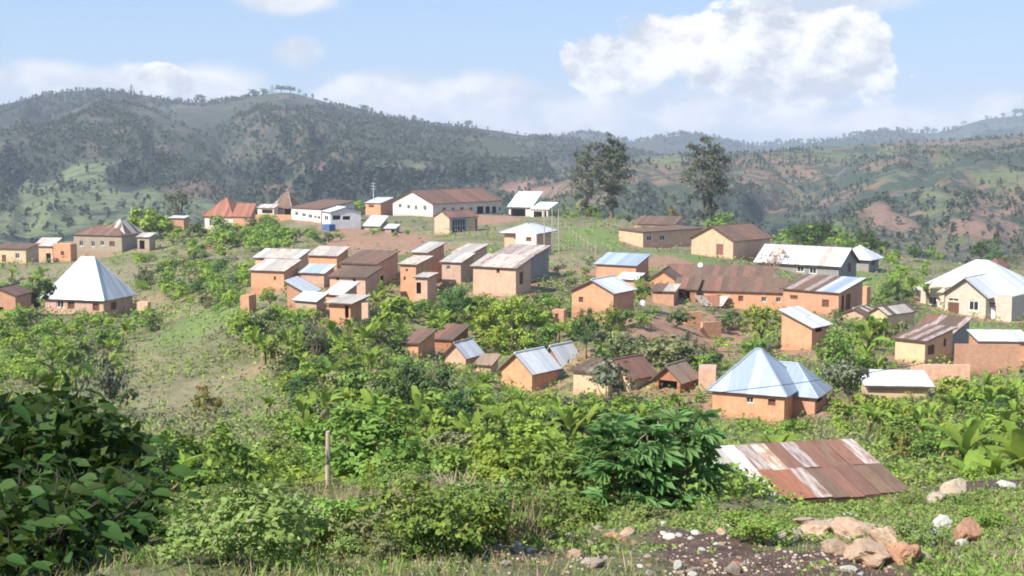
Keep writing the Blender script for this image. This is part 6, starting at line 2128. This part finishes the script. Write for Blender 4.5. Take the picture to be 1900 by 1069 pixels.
# low bushy weeds between the dark bush and the cassava
kind('weed_bush', shrub_variants(['leaf_weed', 'leaf_olive', 'leaf_mid', 'leaf_weed'],   .5, .75, 1900, .036, 4, nclump=60, spread=.26, trunk='stem_green'))
NAMES['weed_bush'] = 'weed_bush'
WHERE = [(360, 920, 'at the right foot of the tall dark bush'), (480, 1000, 'midway along the bottom left slope'), (750, 1030, 'left of the pale bottom stone'), (870, 930, 'right of the bare dead bush'), (980, 930, 'at the left foot of the cassava bush'), (880, 1010, 'between the dead bush and the soil'), (600, 985, 'straight below the grey pole'), (510, 920, 'left of the grey pole foot'), (720, 920, 'right of the grey pole foot'), (1350, 960, 'at the upper edge of the dark soil'), (1880, 940, 'at the right edge above the red rock'), (1820, 1040, 'in the bottom right corner'), (1600, 940, 'behind the orange outcrop'), (450, 960, 'right of the dark corner bush'), (560, 930, 'below the grey wooden pole'), (680, 980, 'in the middle of the weedy slope'), (800, 930, 'beside the bare dead bush'), (920, 970, 'left of the cassava bush foot'), (400, 1030, 'at the bottom left of the weedy slope'), (640, 1040, 'at the bottom middle of the weedy slope'), (1400, 940, 'on the slope edge before the rusty roof'), (1840, 980, 'right of the red rock'), (1130, 990, 'at the foot of the cassava bush'), (1720, 960, 'above the white rock')]
k_ = 0
while k_ < 70:
    px, py = (random.uniform(330, 1010), random.uniform(905, 1040)) if k_ < 52 else (random.uniform(1000, 1900), random.uniform(925, 1050))
    q = sight([px], [py])[0]
    if np.isnan(q).any() or q[1] > 24 or cover_at('soil', q[0:1], q[1:2])[0] > .5 or (1430 < px < 1720 and py > 945): continue
    h = random.uniform(.14, .42) * (1 if px < 1010 else .55)
    wh = min(WHERE, key=lambda v: abs(v[0] - px) + 2 * abs(v[1] - py))
    lab = ('taller' if h > .3 else 'low') + ' bushy green weed ' + wh[2]
    o = plant('weed_bush', Vector(q) - Vector((0, 0, .03)), h, lab, 'weeds: ' + lab, random.uniform(.9, 1.4))
    o['category'] = 'weed'
    k_ += 1

# weeds and grass
n = 52000
d = 2.3 + 12.0 * rng.random(n) ** 1.35; x = rng.uniform(-.82, .82, n) * (d + 1.0); d = d * DS
p = np.stack([x, d, tz(x, d)], 1)
so = bare(p, ('soil',)); patch = fbm(x * .9, d * .9, 14, 4)
keep = rng.random(n) > np.clip(so * 1.25, 0, .965)
keep &= (patch + rng.normal(0, .06, n)) > .34
p = p[keep]; patch = patch[keep]
dd_ = p[:, 1] / DS
sz = .014 + .0022 * dd_ + rng.random(len(p)) * .010
a = patch > .53
tufts('weeds', 'leaf_weed', p[a], sz[a], 7, 1.7, .55)
b_ = (patch > .44) & ~a
tufts('weeds', 'leaf_mid', p[b_], sz[b_] * .95, 6, 1.6, .5)
c = ~a & ~b_
tufts('weeds', 'leaf_olive', p[c], sz[c] * .9, 5, 1.2, .35)


def blades(name, mat, P, h):
    n = len(P)
    a = rng.uniform(0, 6.28, n); w_ = .0010 + .0004 * P[:, 1] / DS
    T = np.stack([np.cos(a), np.sin(a), a * 0], 1); ln = rng.normal(size=(n, 3)) * .38; ln[:, 2] = 1
    hh = (h * rng.uniform(.4, 1.3, n))[:, None]
    b0, b1 = P - T * w_[:, None], P + T * w_[:, None]
    m0 = P + ln * hh * .5; tip = P + ln * hh
    Vv = np.stack([b0, b1, m0 + T * w_[:, None] * 1.1, tip], 1).reshape(-1, 3)
    tn = np.clip(rng.normal(.55, .25, n), 0, 1)
    return tag(link(name, np_mesh(name, Vv, np.arange(4 * n).reshape(n, 4), MAT[mat], {'tone': np.repeat(tn, 4)})), kind='stuff')


n = 90000
d = 2.3 + 12.0 * rng.random(n) ** 1.3; x = rng.uniform(-.82, .82, n) * (d + 1.0); d = d * DS
p = np.stack([x, d, tz(x, d)], 1)
pt = fbm(x * 1.1 + 40, d * 1.1, 19, 4)
p = p[(rng.random(n) > np.clip(bare(p, ('soil',)) * 1.3, 0, .97)) & (pt > .4)]
q = sample_view(16000, 880, 1010, 480, 1010)
q = q[(q[:, 1] < 26) & (fbm(q[:, 0] * 1.3 + 9, q[:, 1] * .9, 33, 3) + rng.normal(0, .05, len(q)) > .46)]
blades('dry_grass', 'leaf_dry', q[::2], .24); blades('dry_grass', 'leaf_olive', q[1::2], .22)
blades('grass', 'leaf_weed', p[::2], .055); blades('dry_grass', 'leaf_dry', p[1::4], .075); blades('grass', 'leaf_mid', p[3::4], .065)


# stones
def stone_mesh(name, mat, seed, sub=3, flat=.65, rough=.35, planes=6):
    r = np.random.default_rng(seed)
    import bmesh
    bm = bmesh.new(); bmesh.ops.create_icosphere(bm, subdivisions=sub, radius=1.0)
    cuts = [(Vector(v).normalized(), r.uniform(.55, .86)) for v in r.normal(size=(planes, 3))]
    co = np.array([v.co[:] for v in bm.verts])
    nz = fbm(co[:, 0] * 1.7 + seed, co[:, 1] * 1.7 + co[:, 2] * 1.3, seed, 3) - .5
    nz2 = fbm(co[:, 0] * 6 + seed, co[:, 1] * 6 - co[:, 2] * 5, seed + 3, 3) - .5
    for v, a, c in zip(bm.verts, nz, nz2):
        q = v.co * (1 + a * rough * 1.6)
        for n_, dd in cuts:
            ex = q.dot(n_) - dd
            if ex > 0: q = q - n_ * ex * .92
        q = q * (1 + c * rough * .35)
        v.co = Vector((q.x, q.y, q.z * flat))
    me = bpy.data.meshes.new(name); bm.to_mesh(me); bm.free()
    me.materials.append(MAT[mat])
    return me


def rock(px, py, d, sx, sy, szz, label, mat, seed, rot=(0, 0, 0), group=None, flat=1.0, sub=4, sink=.25, rough=.35):
    me = stone_mesh('rock', mat, seed, sub, flat, rough)
    g = at(px, py, d)
    zz = max(g.z, gz(g.x, g.y)) if False else gz(g.x, g.y)
    o = link('rock', me); o.location = (g.x, g.y, zz + szz * (1 - sink)); o.scale = (sx, sy, szz); o.rotation_euler = rot
    return tag(o, label, 'rock', group)


def dist_of(px, py):
    return float(sight([px], [py])[0][1])


G_ = 'rocks of the orange outcrop'
u = lambda w_, d: w_ * d / F / 2
for (px, py, wpx, hpx, label, mat, seed, rot, dep) in [
    (1586, 990, 110, 46, 'biggest orange rock slab in the middle of the outcrop', 'rock_orange', 3, (.15, .22, .2), 1.0),
    (1656, 1000, 92, 50, 'orange rock slab at the right end of the outcrop', 'rock_orange', 8, (.1, .35, -.3), .8),
    (1600, 975, 120, 26, 'long pale rock ledge along the top of the outcrop', 'rock_tan', 14, (.0, .18, .1), .6),
    (1540, 976, 70, 34, 'upper orange rock ledge at the back of the outcrop', 'rock_tan', 12, (.0, .15, .3), .9),
    (1508, 986, 74, 36, 'orange rock left of the biggest outcrop slab', 'rock_orange', 15, (.1, -.3, .5), .9),
    (1466, 988, 58, 26, 'pale orange rock at the left end of the outcrop', 'rock_tan', 18, (.0, -.1, .2), .9),
    (1500, 966, 56, 26, 'small pale orange rock at the back left of the outcrop', 'rock_orange', 22, (.1, .3, .9), .9),
    (1612, 1020, 96, 40, 'orange rock slab at the front of the outcrop, left one', 'rock_orange', 25, (.05, .05, .1), .8),
    (1672, 1022, 70, 40, 'orange rock slab at the front of the outcrop, right one', 'rock_red', 27, (.05, -.15, .3), .8),
    (1548, 1010, 66, 30, 'small orange rock at the front left of the outcrop', 'rock_orange', 28, (.0, .1, .4), .9),
    (1688, 984, 50, 26, 'small pale rock at the upper right end of the outcrop', 'rock_tan', 29, (.2, .1, .4), .9),
]:
    d = dist_of(px, py + hpx * .4)
    rock(px, py + hpx * .4, d, u(wpx, d) * 1.12, u(wpx, d) * dep, u(hpx, d) * 1.05, label, mat, seed, rot, G_, sink=.52, rough=.6)
for (px, py, wpx, hpx, label, mat, seed, rot) in [
    (1745, 985, 50, 38, 'white angular rock right of the orange outcrop', 'rock_pale', 31, (.1, -.2, .3)),
    (1793, 1006, 58, 60, 'orange red square rock beside the white rock', 'rock_red', 34, (.2, .1, .4)),
    (1768, 926, 62, 44, 'tilted flat tan rock with dark marks on the upper right slope', 'rock_tan', 37, (.2, -.7, .2)),
    (1735, 934, 44, 20, 'long pale rock leaning below the tilted flat rock', 'rock_tan', 40, (.1, -.5, .1)),
    (1726, 1010, 34, 34, 'small pale rock half hidden in weeds left of the red rock', 'rock_pale', 43, (.1, .3, .2)),
    (1868, 903, 40, 12, 'small flat white stone on the soil at the right edge', 'rock_pale', 46, (0, .2, 0)),
    (1715, 1046, 34, 24, 'pale stone below the right end of the outcrop', 'rock_tan', 49, (0, .1, .4)),
    (1572, 1058, 36, 12, 'flat white stone in front of the outcrop', 'rock_pale', 52, (0, 0, .2)),
    (1258, 1056, 26, 22, 'rounded white stone on the dark soil at the bottom', 'rock_pale', 55, (0, .1, .4)),
    (1360, 1066, 34, 22, 'tan stone at the bottom edge on the dark soil', 'rock_tan', 58, (.2, .1, .4)),
    (1068, 1034, 34, 20, 'orange stone in the weeds near the bottom middle', 'rock_orange', 61, (0, .1, .4)),
    (962, 1022, 20, 22, 'small white upright stone in the weeds', 'rock_pale', 64, (0, .4, .4)),
    (1100, 1052, 50, 20, 'flat pale orange stone at the bottom middle', 'rock_tan', 67, (0, .1, .1)),
    (1012, 995, 34, 18, 'tan stone in the weeds left of the cassava bush', 'rock_tan', 70, (0, .1, .3)),
    (810, 1060, 40, 22, 'pale stone in the grass at the bottom left of centre', 'rock_tan', 73, (0, .1, .3)),
]:
    d = dist_of(px, min(1068, py))
    rock(px, min(1068, py), d, u(wpx, d), u(wpx, d) * .8, u(hpx, d) * 1.1, label, mat, seed, rot, 'single rocks of the near slope', sink=.4)
SM = [stone_mesh('stone', m_, 80 + i * 3, 2, .62) for i, m_ in enumerate(['rock_tan', 'rock_orange', 'rock_pale', 'rock_tan', 'rock_red'])]
STONE_AT = [(1470, 1040, 'on the dark soil before the orange outcrop'), (1340, 1000, 'on the upper end of the dark soil'), (1300, 1055, 'on the dark soil at the bottom edge'), (1200, 1000, 'in weeds below the cassava bush'),
            (1160, 1055, 'in weeds at the bottom left of the dark soil'), (1020, 1010, 'in weeds left of the cassava bush foot'), (960, 1055, 'near the flat pale stone at the bottom'), (1550, 960, 'behind the orange outcrop'),
            (1750, 1040, 'below the white and red rocks'), (1800, 960, 'in weeds above the red rock'), (800, 1000, 'in the grass below the dead bush'), (650, 1000, 'in the grass far from the soil')]
cnt = 0
while cnt < 150:
    if cnt < 110: px, py = random.gauss(1330, 230), random.uniform(955, 1068)
    else: px, py = random.uniform(560, 1880), random.uniform(930, 1068)
    p = sight([px], [py])[0]
    if np.isnan(p).any() or p[1] > 12 * DS: continue
    s = random.choice([.6, .8, 1, 1, 1.3, 1.7]) * 8 * p[1] / F
    o = link('stone', random.choice(SM)); o.location = (p[0], p[1], p[2] + s * .15); o.scale = (s * random.uniform(.8, 1.4), s, s * random.uniform(.7, 1.1)); o.rotation_euler = (random.uniform(-.3, .3), random.uniform(-.3, .3), random.uniform(0, 6.28))
    cw = {0: 'tan', 1: 'orange', 2: 'white', 3: 'tan', 4: 'reddish'}[SM.index(o.data)]
    lx, ly, wh = min(STONE_AT, key=lambda q: abs(q[0] - px) + 2 * abs(q[1] - py))
    lab = ('big' if s > 11 * p[1] / F else 'small') + ' loose ' + cw + ' stone ' + wh
    tag(o, lab, 'stone', 'stones: ' + lab); cnt += 1
# crumbs of gravel and dry bits on the soil
p = sample_view(26000, 940, 1069, 700, 1900); p = p[(p[:, 1] < 12 * DS) & (rng.random(len(p)) < bare(p, ('soil',)))]
tufts('gravel', 'leaf_dry', p[:1500], np.full(len(p[:1500]), .010), 1, .3, .6, -.2)
me = stone_mesh('pebble', 'rock_tan', 5, 1, .7)
q = p[1::2][:1100]
base = np.array([v.co[:] for v in me.vertices]); tri = np.array([f.vertices[:] for f in me.polygons])
sz = .002 + .013 * rng.random(len(q)) ** 4
Vv = (base[None] * sz[:, None, None] + q[:, None, :]).reshape(-1, 3)
Q = (tri[None] + (np.arange(len(q)) * len(base))[:, None, None]).reshape(-1, 3)
tag(link('gravel', np_mesh('gravel', Vv, Q, MAT['rock_tan'])), kind='stuff')

# ------------------------------------------------------------------ air between here and the hills
m = bpy.data.materials.new('haze'); m.use_nodes = True
t = NT(m.node_tree)
pv = t.n('ShaderNodeVolumePrincipled')
pv.inputs['Color'].default_value = (0.80, 0.88, 1.0, 1)
pv.inputs['Density'].default_value = HAZE
pv.inputs['Anisotropy'].default_value = 0.0
out = t.n('ShaderNodeOutputMaterial'); t.put(out.inputs[1], pv.outputs[0])
b = MB(); b.box(-7500, 7500, -80, 6700, -95, 140)
tag(link('haze', b.mesh('haze', m)), kind='stuff')
